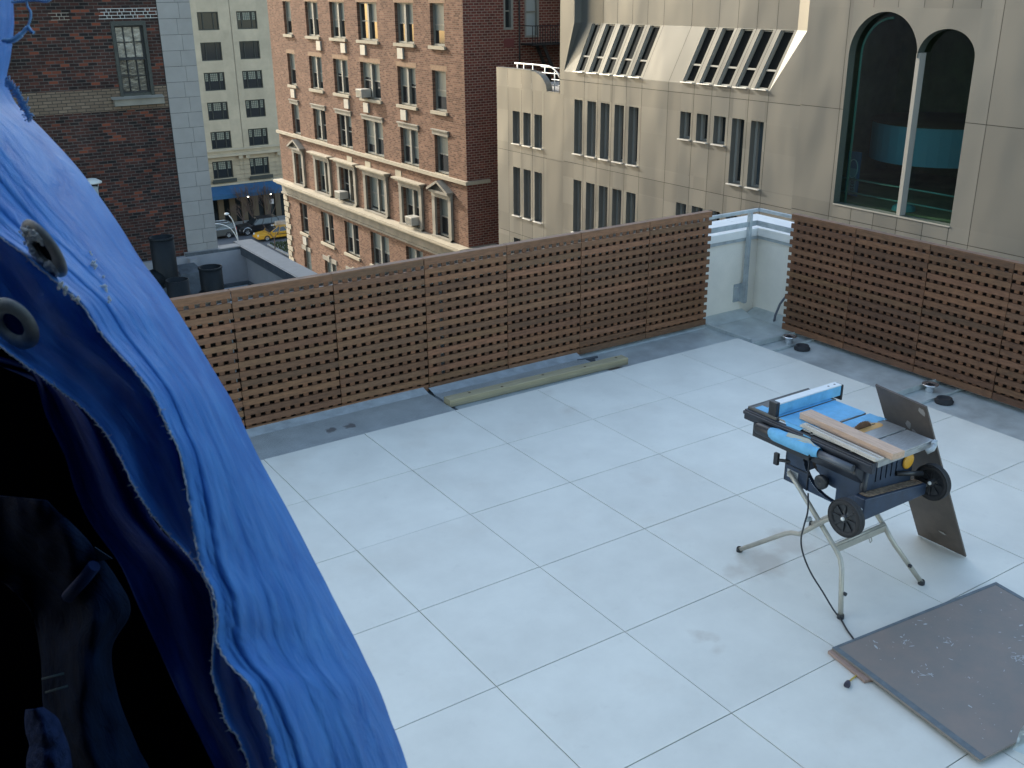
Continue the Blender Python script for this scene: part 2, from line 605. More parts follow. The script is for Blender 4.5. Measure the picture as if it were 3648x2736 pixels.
# street lamp with two curved arms
sl = thing('street_lamp', (33.75, 100, -23), 'silver street lamp with curved arms and a bright rounded head', 'street lamp')
p_ = MB().tube([(33.78, 100, -23), (33.76, 100, -21.9)], .08)
p_.build('pole', M['cap'], sl)
a1 = MB().tube([(33.76, 100, -21.9), (33.72, 100, -21.2), (33.62, 100, -20.4), (33.50, 100, -19.82), (33.33, 100, -19.3), (33.05, 100, -18.88)], [.055, .055, .05, .045, .045, .06])
a1.build('arm', M['cap'], sl)
a2 = MB().tube([(33.74, 100, -21.9), (33.63, 100, -21.4), (33.42, 100, -20.85), (33.1, 100, -20.35), (32.6, 100, -19.95), (32.0, 100, -19.7), (31.2, 100, -19.55)], .045)
a2.build('arm', M['cap'], sl)
for (hx_, hz_) in ((32.82, -18.72), (31.0, -19.55)):
    hd = MB().lathe((hx_, 100, hz_ - .12), (0, 0, 1), [(0, 0), (.17, .03), (.26, .12), (.24, .2), (.1, .27), (0, .28)], 14)
    hd.build('lamp_head', M['cap'], sl)

# orange barrel
ob_ = thing('traffic_barrel', (31.2, 99.9, -23), 'orange traffic barrel just above the neighbouring roof edge', 'traffic barrel')
MB().lathe((31.2, 99.9, -23), (0, 0, 1), [(.3, 0), (.3, .1), (.24, .12), (.22, .9), (.2, 1.0), (0, 1.02)], 14).build('barrel_body', mat('orange_plastic', (0.55, 0.16, 0.05), 0.6), ob_)
MB().lathe((31.2, 99.9, -23), (0, 0, 1), [(.36, 0), (.36, .06), (.3, .07)], 14).build('barrel_base', M['black'], ob_)


# bare trees
def bare_tree(x, y, h, seed, label, spread=.5, trunk_h=.3, n0=5, up=1.0, group='bare street trees', twig=4, r0=.09):
    rn = random.Random(seed)
    root = thing('bare_tree', (x, y, -22.9), label, 'tree', group)
    tr = MB().tube([(x, y, -22.95), (x + rn.uniform(-.05, .05), y, -22.95 + h * trunk_h)], [r0, r0 * .75], 7)
    tr.build('trunk', M['bark'], root)
    cr = MB()

    def grow(p, d, ln, r_, lev):
        if lev == 0 or ln < .12:
            return
        mid = p + d * ln * .5 + Vector((rn.uniform(-.06, .06), rn.uniform(-.06, .06), 0)) * ln
        e = p + d * ln
        cr.tube([p, mid, e], [r_, r_ * .8, r_ * .6], 4, cap=False)
        for _ in range(rn.choice((2, 3, 3))):
            nd = (d + Vector((rn.uniform(-1, 1), rn.uniform(-1, 1), rn.uniform(-.2, .8) * up)) * spread).normalized()
            grow(e - d * ln * rn.uniform(0, .4), nd, ln * rn.uniform(.6, .82), r_ * .6, lev - 1)
    top = Vector((x, y, -22.95 + h * trunk_h))
    for _ in range(n0):
        d = Vector((rn.uniform(-1, 1) * spread * 1.3, rn.uniform(-1, 1) * spread, 1)).normalized()
        grow(top - Vector((0, 0, rn.uniform(0, .3) * h * trunk_h * .5)), d, h * .3, r0 * .55, twig)
    cr.build('crown', M['bark'], root, fix=False)
    return root


M['bark'] = mat('grey_bark', (0.13, 0.085, 0.065), 0.9, var=0.2)
bare_tree(37.4, 98.8, 3.0, 5, 'small bare tree standing in front of the yellow taxi', spread=.8, trunk_h=.42, n0=4, up=.6, twig=4, r0=.07)
bare_tree(39.6, 111.5, 5.2, 9, 'bare reddish tree in front of the ground floor below the blue awning', spread=.45, trunk_h=.22, n0=8, twig=5)
bare_tree(41.9, 111.6, 5.0, 12, 'bare upright tree nearest the brick building corner below the blue awning', spread=.42, trunk_h=.2, n0=8, twig=5)
bare_tree(38.2, 110.8, 3.4, 14, 'low bare tree behind the black off-road car', spread=.6, trunk_h=.3, n0=6, twig=4)

# ================================================================== BEIGE APARTMENT BLOCK across the avenue
M['beige'] = mat('beige_masonry', (0.47, 0.385, 0.27), 0.85, var=0.12, vscale=.7, tone=True)
M['beige_base'] = mat('beige_base_stone', (0.42, 0.33, 0.22), 0.85, var=0.12, vscale=.7, tone=True)
bB = thing('beige_apartment_block', (41, 115, -23), 'tall beige stone apartment block with dark windows and a blue awning across the avenue', 'building')
F = Frame((0, 115, 0), (1, 0, 0), (0, 0, 1), (0, -1, 0))
cols_b = [(31.9, 34.4), (36.75, 39.2), (41.35, 43.8), (45.9, 48.4), (50.5, 53)]
rows_b = [(6.2, 8.3), (2.75 + 0.0, 4.8), (-.6, 1.38), (-3.95, -1.92), (-7.3, -5.25), (-10.65, -8.6), (-14.0, -11.98)]
holes = [(a, b, c, d) for (a, b) in cols_b for (c, d) in rows_b]
w = MB()
rt = random.Random(5)
F.wall(w, 28, 60, -14.8, 12, holes, .3, ju=(40.6,), gap=.03, tone=lambda: rt.uniform(.95, 1.04))
w.box(28, 60, 115.35, 135, -23, 12)
w.build('wall', M['beige'], bB)
w = MB()
rows_b2 = [(-17.5, -15.45)]
jv = [-15.6 - .55 * k for k in range(5)]
F.wall(w, 28, 60, -18.1, -14.8, [(a - .2, b - .2, c, d) for (a, b) in cols_b for (c, d) in rows_b2], .3,
       ju=tuple(x_ for a, b in cols_b for x_ in (a - 1.0, b + .7)), jv=jv, gap=.02, tone=lambda: rt.uniform(.9, 1.06))
w.build('base_wall', M['beige_base'], bB)
w = MB()
F.box(w, 28, 60, -14.9, -14.65, .0, .55)
F.box(w, 28, 60, -14.65, -14.25, .0, .25)
F.box(w, 28, 60, -14.25, -14.1, .0, .5)
F.box(w, 28, 60, -18.35, -18.1, .0, .25)
for u in (35.0, 40.0, 40.9, 44.9):
    F.box(w, u - .25, u + .25, -15.3, -14.9, 0, .4)
w.build('cornice', M['beige'], bB)
w = MB()
rt2 = random.Random(8)
for k in range(22):
    a = 28 + k * 1.45
    F.box(w, a, a + .7, -23, -18.35, -.3, -.02, rt2.uniform(.6, 1.0))
w.build('ground_floor_piers', mat('shopfront_stone', (0.16, 0.12, 0.08), 0.85, tone=True), bB)
w = MB()
F.quad(w, 28, 60, -23, -18.2, -.32)
w.build('shopfront_glass', M['glassdark'], bB)
for ci, (a, b) in enumerate(cols_b):
    for ri, (c, d) in enumerate(rows_b + rows_b2):
        base_row = ri == len(rows_b)
        a0, b0 = (a - .2, b - .2) if base_row else (a, b)
        w = MB()
        F.box(w, a0, a0 + .12, c, d, -.28, -.12)
        F.box(w, b0 - .12, b0, c, d, -.28, -.12)
        F.box(w, a0 + .12, b0 - .12, d - .12, d, -.28, -.12)
        F.box(w, a0 + .12, b0 - .12, c, c + .1, -.28, -.12)
        third = (b0 - a0) / 4
        for q in (a0 + third, b0 - third):
            F.box(w, q - .05, q + .05, c + .1, d - .12, -.27, -.14)
        fo = w.build('window', M['frame_dk'], bB)
        w = MB()
        F.quad(w, a0 + .05, b0 - .05, c, d, -.22)
        w.build('pane', M['glassdark'], fo)
        bars = not (ri in (2, 3) and ci == 1) and not (ri == 3 and ci == 2)
        if bars:
            w = MB()
            zt = c + (d - c) * .52
            for (q0, q1) in ((a0 + .2, a0 + third - .12), (a0 + third + .15, b0 - third - .15), (b0 - third + .12, b0 - .2)):
                F.quad(w, q0, q1, zt, d - .15, -.2)
            w.build('blind', mat('pale_blind', (0.34, 0.34, 0.26), 0.6) if 'pale_blind' not in bpy.data.materials else bpy.data.materials['pale_blind'], fo)
            w = MB()
            nb = 10
            for q in range(1, nb):
                uu = a0 + .12 + (b0 - a0 - .24) * q / nb
                F.box(w, uu - .02, uu + .02, zt, d - .12, -.19, -.15)
            for q in (.25, .5, .75):
                zz = zt + (d - .12 - zt) * q
                F.box(w, a0 + .12, b0 - .12, zz - .02, zz + .02, -.195, -.16)
            w.build('glazing_bars', M['frame_dk'], fo)
        if base_row:
            w = MB()
            F.box(w, a0 - .25, b0 + .25, c - .5, c - .3, .05, .35)
            F.box(w, a0 - .25, b0 + .25, c - .3, c - .05, .3, .35)
            w.build('window_box', M['frame_dk'], fo)
aw = thing('blue_awning', (40, 114, -19), 'long blue fabric awning over the ground floor of the beige block', 'awning')
w = MB()
w.prism([(28, 114.9, -18.4), (28, 112.0, -19.0), (28, 112.0, -19.42), (28, 111.96, -19.42), (28, 111.96, -18.96), (28, 114.9, -18.36)], (16.1, 0, 0))
w.build('canopy', mat('blue_awning_fabric', (0.02, 0.09, 0.19), 0.75, var=0.12, vscale=1.0), aw)
w = MB()
for x_ in (29, 34, 39, 44):
    w.tube([(x_, 114.9, -19.6), (x_, 112.05, -19.35)], .03)
w.build('frame', M['frame_dk'], aw)
for (x_, z_) in ((39.9, -19.75), (42.75, -19.75)):
    lo_ = MB().lathe((x_, 113.2, z_), (0, 0, 1), [(0, 0), (.09, .03), (.12, .1), (.09, .17), (0, .2)], 12)
    tag(lo_.build('globe_light', emit('lit_globe', (1.0, 0.93, 0.75), 5.0) if 'lit_globe' not in bpy.data.materials else bpy.data.materials['lit_globe'], base=(x_, 113.2, z_)),
        'small lit globe lamp under the blue awning, ' + ('left one of the two' if x_ < 41 else 'right one of the two'), 'lamp', 'globe lights under the awning')
ws = thing('wall_sign', (42.9, 113.4, -21), 'small white square sign on the shopfront below the awning', 'sign')
MB().box(42.65, 43.15, 113.38, 113.42, -20.95, -20.35).build('sign_panel', mat('white_sign', (0.55, 0.5, 0.5), 0.6, var=0.3, vscale=8), ws)
MB().box(42.87, 42.93, 113.4, 113.44, -22.85, -20.95).build('post', M['frame_dk'], ws)

# ================================================================== PINK BRICK APARTMENT BUILDING
M['pinkbrick'] = brick('pink_brick', 'X', (0.235, 0.130, 0.088), (0.105, 0.056, 0.040), (0.19, 0.138, 0.10), bw=.26, bh=.095, ms=.014, var=.26)
M['redbrick_side'] = brick('red_brick_side', 'Y', (0.17, 0.055, 0.04), (0.10, 0.035, 0.028), (0.26, 0.20, 0.16), bw=.30, bh=.125, ms=.016, var=.22)
M['soldier'] = mat('soldier_brick', (0.23, 0.145, 0.085), 0.9, var=.2, vscale=6)
bP = thing('brick_apartment_building', (25, 48, -23), 'sunlit pinkish brick apartment building with cream stone bands and double windows', 'building')
PX = 24.6
F = Frame((PX, 0, 0), (0, 1, 0), (0, 0, 1), (-1, 0, 0))
pc = [(57.08, 58.3, 1), (52.86, 54.75, 2), (49.15, 51.14, 2), (45.05, 47.47, 2), (40.95, 42.95, 2), (37.82, 39.2, 1)]
prow = [(4.9, 6.9), (1.0, 2.98), (-2.13, -.17), (-5.25, -3.34), (-8.55, -6.52), (-11.9, -9.88), (-15.1, -13.1), (-18.5, -16.4)]
holes = [(a, b, c, d) for (a, b, _) in pc for (c, d) in prow]
w = MB()
F.wall(w, 36.05, 61.0, -23, 8.5, holes, .28)
w.build('front_wall', M['pinkbrick'], bP)
w = MB()
G2 = Frame((0, 36.05, 0), (1, 0, 0), (0, 0, 1), (0, -1, 0))
sideh = [(26.88, 27.42, 1.75, 3.6), (28.1, 28.95, 1.35, 3.9), (26.88, 27.42, -1.9, -.1)][:2]
G2.wall(w, PX, 45, -23, 8.5, sideh, .2)
w.build('side_wall', M['redbrick_side'], bP)
w = MB()
w.box(PX + .5, 45, 36.4, 61, -23, 8.49)
w.build('core', M['dark'], bP)
w = MB()
w.box(PX, 45, 36.05, 61.0, 8.5, 8.7)
w.build('roof', M['concrete'], bP)
w = MB()
F.box(w, 35.9, 61.1, -5.48, -5.3, .0, .16)
G2.box(w, PX + .0, 25.9, -5.48, -5.3, .0, .14)
F.box(w, 35.9, 61.3, -8.82, -8.66, 0, .62)
F.box(w, 35.95, 61.2, -8.95, -8.82, 0, .45)
G2.box(w, PX, 26.2, -8.8, -8.66, 0, .4)
w.build('stone_band', M['limestone'], bP)
w = MB()
F.box(w, 36.0, 61.05, -9.5, -8.95, 0, .12)
F.box(w, 36.0, 61.05, -9.62, -9.5, 0, .2)
G2.box(w, PX, 26.0, -9.6, -8.8, 0, .12)
w.build('frieze', M['greystone'], bP)
w = MB()
for k in range(34):
    z = -9.75 - k * .4
    F.box(w, 61.0 - (.85 if k % 2 else .6), 61.05, z - .32, z, .0, .07)
w.build('quoins', M['limestone'], bP)


def dh_window(F, parent, u0, u1, v0, v1, n, rn, sill=True, lint=None, blind=True, big=False, bm=None):
    w = MB()
    F.box(w, u0, u0 + .09, v0, v1, -.27, -.17)
    F.box(w, u1 - .09, u1, v0, v1, -.27, -.17)
    F.box(w, u0 + .09, u1 - .09, v1 - .08, v1, -.27, -.17)
    F.box(w, u0 + .09, u1 - .09, v0, v0 + .09, -.27, -.12)
    um = (u0 + u1) / 2
    if n == 2:
        F.box(w, um - .09, um + .09, v0 + .09, v1 - .08, -.27, -.08)
    fo = w.build('window', M['frame_lt'], parent)
    vm = (v0 + v1) / 2 + rn.uniform(-.02, .02)
    w = MB()
    segs = [(u0 + .09, um - .09), (um + .09, u1 - .09)] if n == 2 else [(u0 + .09, u1 - .09)]
    for a, b in segs:
        F.box(w, a, b, vm - .03, vm + .03, -.25, -.2)
    w.build('meeting_rail', M['frame_lt'], fo)
    w = MB()
    F.quad(w, u0 + .05, u1 - .05, v0 + .05, v1 - .05, -.245)
    w.build('pane', M['glassdark'], fo)
    if blind:
        w = MB()
        for a, b in segs:
            if rn.random() < .88:
                zb = vm + .03 if rn.random() < .6 else (v0 + (v1 - v0) * rn.uniform(.08, .7))
                F.quad(w, a, b, zb, v1 - .08, -.24)
        if w.v:
            w.build('blind', bm or M['blind'], fo)
    if sill:
        w = MB()
        F.box(w, u0 - .12, u1 + .12, v0 - .16, v0, -.2, .12)
        w.build('sill', M['limestone'], fo)
    return fo


rn = random.Random(21)
for ci, (a, b, n) in enumerate(pc):
    for ri, (c, d) in enumerate(prow):
        fo = dh_window(F, bP, a, b, c, d, n, rn, sill=ri not in (3, 4))
        if ri in (0, 1, 2):
            w = MB()
            F.box(w, a - .12, b + .12, d, d + .24, 0, .006)
            w.build('lintel', M['soldier'], fo)
        if ri == 3:
            w = MB()
            F.box(w, a - .12, b + .12, d + .02, d + .24, 0, .07)
            F.box(w, a - .16, b + .16, d + .24, d + .3, 0, .13)
            w.build('lintel', M['greystone'], fo)
            w = MB()
            F.box(w, a - .02, b + .02, c - .05, c, -.2, .02)
            w.build('sill', M['limestone'], fo)
        if ri == 4:
            w = MB()
            F.box(w, a - .3, a - .0, c - .1, d + .02, 0, .13)
            F.box(w, b + .0, b + .3, c - .1, d + .02, 0, .13)
            F.box(w, a - .3, b + .3, d + .02, d + .27, 0, .15)
            F.box(w, a - .3, b + .3, c - .13, c, -.2, .2)
            w.build('surround', M['greystone'], fo)
            w = MB()
            if n == 2:
                F.box(w, a - .62, b + .62, d + .40, d + .48, 0, .42)
                F.box(w, a - .45, b + .45, d + .27, d + .40, 0, .25)
                w.build('hood', M['limestone'], fo)
            else:
                um = (a + b) / 2
                for s_ in (-1, 1):
                    pA = F.p(um + s_ * 1.08, d + .40, .19)
                    pB = F.p(um, d + .90, .19)
                    w.bar(pA, pB, .4, .12, up=(0, 0, 1))
                F.box(w, um - 1.0, um + 1.0, d + .27, d + .40, 0, .3)
                w.prism([F.p(um - .95, d + .40, .0), F.p(um + .95, d + .40, .0), F.p(um, d + .85, 0)], F.N * .1)
                w.build('pediment', M['greystone'], fo)
        if ri == 6:
            w = MB()
            F.box(w, a - .15, b + .15, d, d + .28, 0, .06)
            F.box(w, (a + b) / 2 - .12, (a + b) / 2 + .12, d - .0, d + .42, 0.002, .12)
            w.build('lintel', M['greystone'], fo)
# grey service grilles under windows
gri = [(52.95, 1), (49.45, 1), (46.85, 1), (42.4, 1), (57.7, 2), (49.5, 2), (46.9, 2), (42.35, 2), (57.75, 5)]
w_lab = None
for u, ri in gri:
    c = prow[ri][0]
    w = MB()
    F.box(w, u - .3, u + .3, c - .78, c - .25, .0, .1)
    w.build('grille', M['ac'], bP)
w = MB()
for u in (43.4, 49.7, 47.2):
    F.box(w, u - .35, u + .35, -6.05, -5.72, 0, .03)
w.build('stone_plaques', M['limestone'], bP)
# window air conditioners
for i, (u, z, lab) in enumerate(((46.85, -2.1, 'upper window air conditioner in the second row of the brick facade, casting a long shadow'),
                                 (50.8, -8.45, 'white window air conditioner on the long cornice of the brick building'),
                                 (41.55, -8.45, 'white window air conditioner nearest the brick building corner'))):
    a = thing('air_conditioner', (PX, u, z), lab, 'air conditioner', 'window air conditioners')
    w = MB()
    F.box(w, u - .38, u + .38, z + .05, z + .5, -.1, .5)
    w.build('housing', M['ac'], a, bevel=.02)
    w = MB()
    for k in range(7):
        F.box(w, u - .33, u + .33, z + .11 + k * .05, z + .13 + k * .05, .5, .51)
    w.build('grille', M['frame_dk'], a)
    w = MB()
    F.box(w, u - .3, u - .26, z - .0, z + .05, -.05, .45)
    F.box(w, u + .26, u + .3, z - .0, z + .05, -.05, .45)
    w.build('bracket', M['frame_dk'], a)
# side windows
for (a, b, c, d) in sideh:
    w = MB()
    G2.box(w, a, a + .09, c, d, -.2, .02)
    G2.box(w, b - .12, b, c, d, -.2, .02)
    G2.box(w, a + .09, b - .12, c, c + .1, -.2, .03)
    G2.box(w, a + .09, b - .12, (c + d) / 2 - .1, (c + d) / 2 - .05, -.18, -.1)
    fo = w.build('window', M['frame_lt'], bP)
    w = MB()
    G2.quad(w, a, b, c, d, -.17)
    w.build('pane', M['glassdark'] if a < 28 else mat('pale_curtain', (0.30, 0.34, 0.34), 0.4), fo)
w = MB()
G2.box(w, 26.87, 27.45, .95, 1.35, 0, .03)
w.build('vent_panel', mat('rust_panel', (0.13, 0.035, 0.03), 0.8), bP)
w = MB()
w.tube([G2.p(27.76, -6, .06), G2.p(27.76, 8.4, .06)], .04)
w.build('downpipe', M['iron'], bP)
# fire escape
fe = thing('fire_escape', (30, 35.6, -23), 'black iron fire escape with barred balcony on the shaded brick side wall', 'fire escape')
w = MB()
w.box(27.85, 34, 35.0, 36.0, 1.02, 1.1)
w.box(27.85, 34, 35.0, 36.0, 4.6, 4.68)
for k in range(42):
    x_ = 27.85 + k * .15
    w.box(x_ - .012, x_ + .012, 34.99, 35.015, 1.1, 1.92)
w.tube([(27.85, 35, 1.92), (34, 35, 1.92)], .02)
w.tube([(27.85, 36, 1.92), (27.85, 35, 1.92)], .02)
w.build('balcony', M['iron'], fe)
w = MB()
for yy in (35.15, 35.75):
    w.bar((29.6, yy, 4.6), (31.4, yy, 1.1), .05, .16, up=(1, 0, 0))
    w.bar((28.6, yy, 1.02), (30.6, yy, -3), .05, .16, up=(1, 0, 0))
for k in range(14):
    t = k / 14
    w.box(29.6 + 1.8 * t - .1, 29.6 + 1.8 * t + .1, 35.15, 35.75, 4.6 - 3.5 * t, 4.62 - 3.5 * t)
    w.box(28.6 + 2.0 * t - .1, 28.6 + 2.0 * t + .1, 35.15, 35.75, 1.02 - 4.0 * t, 1.04 - 4.0 * t)
w.build('stair', M['iron'], fe)

# ================================================================== METAL CLAD BUILDING
def metalpanel(name, c):
    m = mat(name, c, 0.48, 0.45, var=0.0, tone=True)
    nt = m.node_tree
    b = nt.nodes['Principled BSDF']
    geo = nt.nodes.new('ShaderNodeNewGeometry')
    mp = nt.nodes.new('ShaderNodeMapping')
    mp.inputs['Scale'].default_value = (0.5, 0.55, 0.28)
    nt.links.new(geo.outputs['Position'], mp.inputs['Vector'])
    n = nt.nodes.new('ShaderNodeTexNoise')
    n.inputs['Scale'].default_value = 1.0
    n.inputs['Detail'].default_value = 1.5
    nt.links.new(mp.outputs['Vector'], n.inputs['Vector'])
    bp = nt.nodes.new('ShaderNodeBump')
    bp.inputs['Strength'].default_value = 1.0
    bp.inputs['Distance'].default_value = 0.10
    nt.links.new(n.outputs['Fac'], bp.inputs['Height'])
    nt.links.new(bp.outputs['Normal'], b.inputs['Normal'])
    return m


M['panel'] = metalpanel('champagne_metal_panel', (0.172, 0.173, 0.159))
M['sillmetal'] = mat('bright_sill', (0.85, 0.84, 0.80), 0.3, 0.6)
M['jamb'] = mat('pale_jamb', (0.27, 0.265, 0.24), 0.5, 0.1)
M['glass_matte'] = mat('dark_glass', (0.012, 0.013, 0.013), .15, spec=.12)
M['bluecurtain'] = mat('grey_glass', (0.055, 0.07, 0.08), 0.12)
bS = thing('metal_clad_building', (26, 15, -23), 'champagne metal clad building with slanted windows and a double arched window', 'building')
SX = 24.1
F = Frame((SX, 0, 0), (0, 1, 0), (0, 0, 1), (-1, 0, 0))
rt = random.Random(4)
tone_p = lambda: rt.uniform(.86, 1.08)
ROOF = 9.0


def slot_window(F, u0, u1, v0, v1, depth=.34, curtain=None, mull=None):
    w = MB()
    F.box(w, u1 - (.05 if mull else .10), u1 - .001, v0, v1, -depth, -depth + .12)
    F.box(w, u0 + .001, u0 + .04, v0, v1, -depth, -depth + .08)
    F.box(w, u0 + .04, u1 - .10, v1 - .05, v1, -depth, -depth + .08)
    F.box(w, u0 + .04, u1 - .10, v0, v0 + .06, -depth, -depth + .08)
    if mull:
        F.box(w, u0 + .04, u1 - .10, mull - .03, mull + .03, -depth, -depth + .1)
    fo = w.build('window', M['jamb'], bS)
    w = MB()
    F.quad(w, u0, u1, v0, v1, -depth + .01)
    w.build('pane', curtain or M['glassdark'], fo)
    w = MB()
    F.box(w, u0 - .03, u1 + .03, v0 - .036, v0 - .003, -depth + .12, .09)
    w.build('sill', M['sillmetal'], fo)
    return fo


colL = [(30.58, 31.14), (29.74, 30.3), (28.88, 29.45)]
colM = [(26.06, 26.6), (25.18, 25.74), (24.33, 24.88), (23.46, 24.02), (22.6, 23.16)]
colR = [(19.76, 20.3), (18.9, 19.46), (18.04, 18.6), (17.18, 17.74), (16.31, 16.87)]
rowsL = [(-2.83, -1.43), (-6.06, -3.88), (-9.3, -7.12), (-12.5, -10.4)]
rowsM = [(-2.74, -.59), (-6.02, -3.82), (-9.3, -7.1), (-12.5, -10.4)]
hL = [(a, b, c, d) for a, b in colL for c, d in rowsL]
hM = [(a, b, c, d) for a, b in colM for c, d in rowsM]
hR = []
for k, (a, b) in enumerate(colR):
    hR.append((a, b, -1.46 if k < 3 else -2.7, -.52))
    hR.append((a, b, -4.9, -3.77))
    hR.append((a, b, -9.3, -7.1))
# left wing wall (arched parapet end)
w = MB()
F.wall(w, 28.55, 32.42, -23, -.44, hL, .36, ju=(31.5, 30.44, 29.6, 28.74), jv=(-3.2, -6.9, -10.1), gap=.008, tone=tone_p)
F.wall(w, 27.35, 28.55, -23, -.44, [], .36, jv=(-3.2, -6.9, -10.1), gap=.008, tone=tone_p)
us = [28.55 + (29.68 - 28.55) * (1 - math.cos(math.pi / 2 * k / 14)) for k in range(15)]
zf = lambda u: .33 if u >= 29.68 else -.44 + .77 * math.sqrt(max(0, 1 - ((29.68 - u) / 1.13) ** 2))
for a, b in zip(us[:-1], us[1:]):
    w.add([F.p(a, -.44), F.p(b, -.44), F.p(b, zf(b)), F.p(a, zf(a))], [(0, 1, 2, 3)], 1.0)
    w.add([F.p(a, zf(a)), F.p(b, zf(b)), F.p(b, zf(b), -.3), F.p(a, zf(a), -.3)], [(0, 1, 2, 3)], 1.0, True)
for a, b in ((29.68, 30.44), (30.44, 31.5), (31.5, 32.42)):
    F.quad(w, a + .01, b, -.44, .33, 0, tone_p())
F.box(w, 29.68, 32.42, .33, .36, -.3, .01)
F.box(w, 27.65, 28.5, -.44, -.41, -.3, .01)
w.box(SX + .35, 44, 27.65, 32.42, -23, -.46)
w.box(SX + .02, SX + .3, 32.38, 32.42, -23, .33)
w.build('wing_wall', M['panel'], bS)
w = MB()
F.quad(w, 14.85, 32.4, -23, -.5, -.02)
F.quad(w, 29.7, 32.4, -.5, .3, -.02)
F.quad(w, 14.85, 27.6, -.5, .4, -.02)
w2 = w
# main lower wall
w = MB()
F.wall(w, 14.85, 27.34, -23, .45, hM + hR, .36,
       ju=(25.95, 25.08, 24.2, 23.34, 22.45, 21.0, 19.66, 18.78, 17.92, 17.06, 16.2), jv=(.12, -3.15, -6.6, -9.9), gap=.008, tone=tone_p)
F.wall(w, 27.34, 27.65, -.44, ROOF, [], .3, jv=(.12,), gap=.008)
w.box(SX, 44, 27.62, 27.65, -.44, ROOF)
w.build('main_wall', M['panel'], bS)
# dark backing just behind the joints (with holes left open for the windows)
jb = MB()
for (ua, ub, hs, zt) in ((28.55, 32.4, hL, -.5), (14.86, 27.33, hM + hR, .44)):
    Fb = Frame((SX + .03, 0, 0), (0, 1, 0), (0, 0, 1), (-1, 0, 0))
    Fb.wall(jb, ua, ub, -23, zt, [(h[0] - .001, h[1] + .001, h[2] - .001, h[3] + .001) for h in hs], .0)
jb.build('joint_backing', M['joint'], bS)
# sloping storey
RX = .35
SH = .66
SL = Vector((RX, -SH, 1.88))
L_ = SL.length
V_ = SL.normalized()
N_ = Vector((-1.88, 0, RX)).normalized()
S = Frame((SX, 0, .45), (0, 1, 0), V_, N_)
v0_, v1_ = .05, L_ - .02
hS = [(a, b, v0_, v1_) for a, b in colM + colR]
w = MB()
S.wall(w, 16.2, 27.34, 0, L_, hS, .16, ju=(25.95, 25.08, 24.2, 23.34, 22.45, 21.0, 19.66, 18.78, 17.92, 17.06), gap=.008, tone=tone_p)
w.build('sloping_wall', M['panel'], bS)
for (a, b) in colM + colR:
    slot_window(S, a, b, v0_, v1_, .15, curtain=M['glass_matte'], mull=.05 + (v1_ - v0_) * .33)
for (a, b, c, d) in hL + hM + hR:
    slot_window(F, a, b, c, d, .34, curtain=(M['bluecurtain'] if rt.random() < .55 else None))
# upper recessed wall
U2 = Frame((SX + RX, 0, 0), (0, 1, 0), (0, 0, 1), (-1, 0, 0))
w = MB()
U2.wall(w, 16.2 - SH, 27.34 - SH, 2.33, ROOF, [], .3, ju=tuple(q_ - SH for q_ in (25.95, 25.08, 24.2, 23.34, 22.45, 21.0, 19.66, 18.78, 17.92, 17.06)), jv=(5.6,), gap=.008, tone=tone_p)
YL, YR = 27.34 - SH, 16.2 - SH
w.add([(SX, 27.34, .45), (SX, 27.34, 2.33), (SX, YL, 2.33)], [(0, 1, 2)], 1.0)
F.quad(w, YL, 27.34, 2.33, ROOF)
w.add([(SX, 27.34, .45), (SX + RX, YL, 2.33), (SX, YL, 2.33)], [(0, 1, 2)], 1.0)
w.add([(SX, YL, 2.33), (SX + RX, YL, 2.33), (SX + RX, YL, ROOF), (SX, YL, ROOF)], [(0, 1, 2, 3)], 1.0)
w.add([(SX, 16.2, .45), (SX + RX, YR, 2.33), (SX, 14.85, 2.33)], [(0, 1, 2)], 1.0)
w.add([(SX, 16.2, .45), (SX, 14.85, 2.33), (SX, 14.85, .45)], [(0, 1, 2)], 1.0)
w.add([(SX + RX, YR, 2.33), (SX, 14.85, 2.33), (SX, 14.85, ROOF), (SX + RX, YR, ROOF)], [(0, 1, 2, 3)], 1.0)
w.build('upper_wall', M['panel'], bS)
w = MB()
Fb = Frame((SX + RX + .03, 0, 0), (0, 1, 0), (0, 0, 1), (-1, 0, 0))
Fb.quad(w, 15.6, 26.66, 2.36, ROOF)
Sb = Frame(Vector((SX, 0, .45)) - N_ * .03, (0, 1, 0), V_, N_)
Sb.wall(w, 16.2, 27.3, 0, L_, [(h[0] - .001, h[1] + .001, h[2] - .001, h[3] + .001) for h in hS], 0)
w.build('joint_backing', M['joint'], bS)
# right section with the double arched window
A1 = (10.99, 13.2)
A2 = (9.12, 10.76)
ZB = -2.67


def arch(u):
    if A1[0] - .115 <= u <= A1[1]:
        c, r_ = (A1[0] - .115 + A1[1]) / 2, (A1[1] - A1[0] + .115) / 2
        return 1.72 + 1.2 * math.sqrt(max(0, 1 - ((u - c) / r_) ** 2))
    if A2[0] <= u < A1[0] - .115:
        c, r_ = (A2[0] + A1[0] - .115) / 2, (A1[0] - .115 - A2[0]) / 2
        return 1.78 + .73 * math.sqrt(max(0, 1 - ((u - c) / r_) ** 2))
    return None


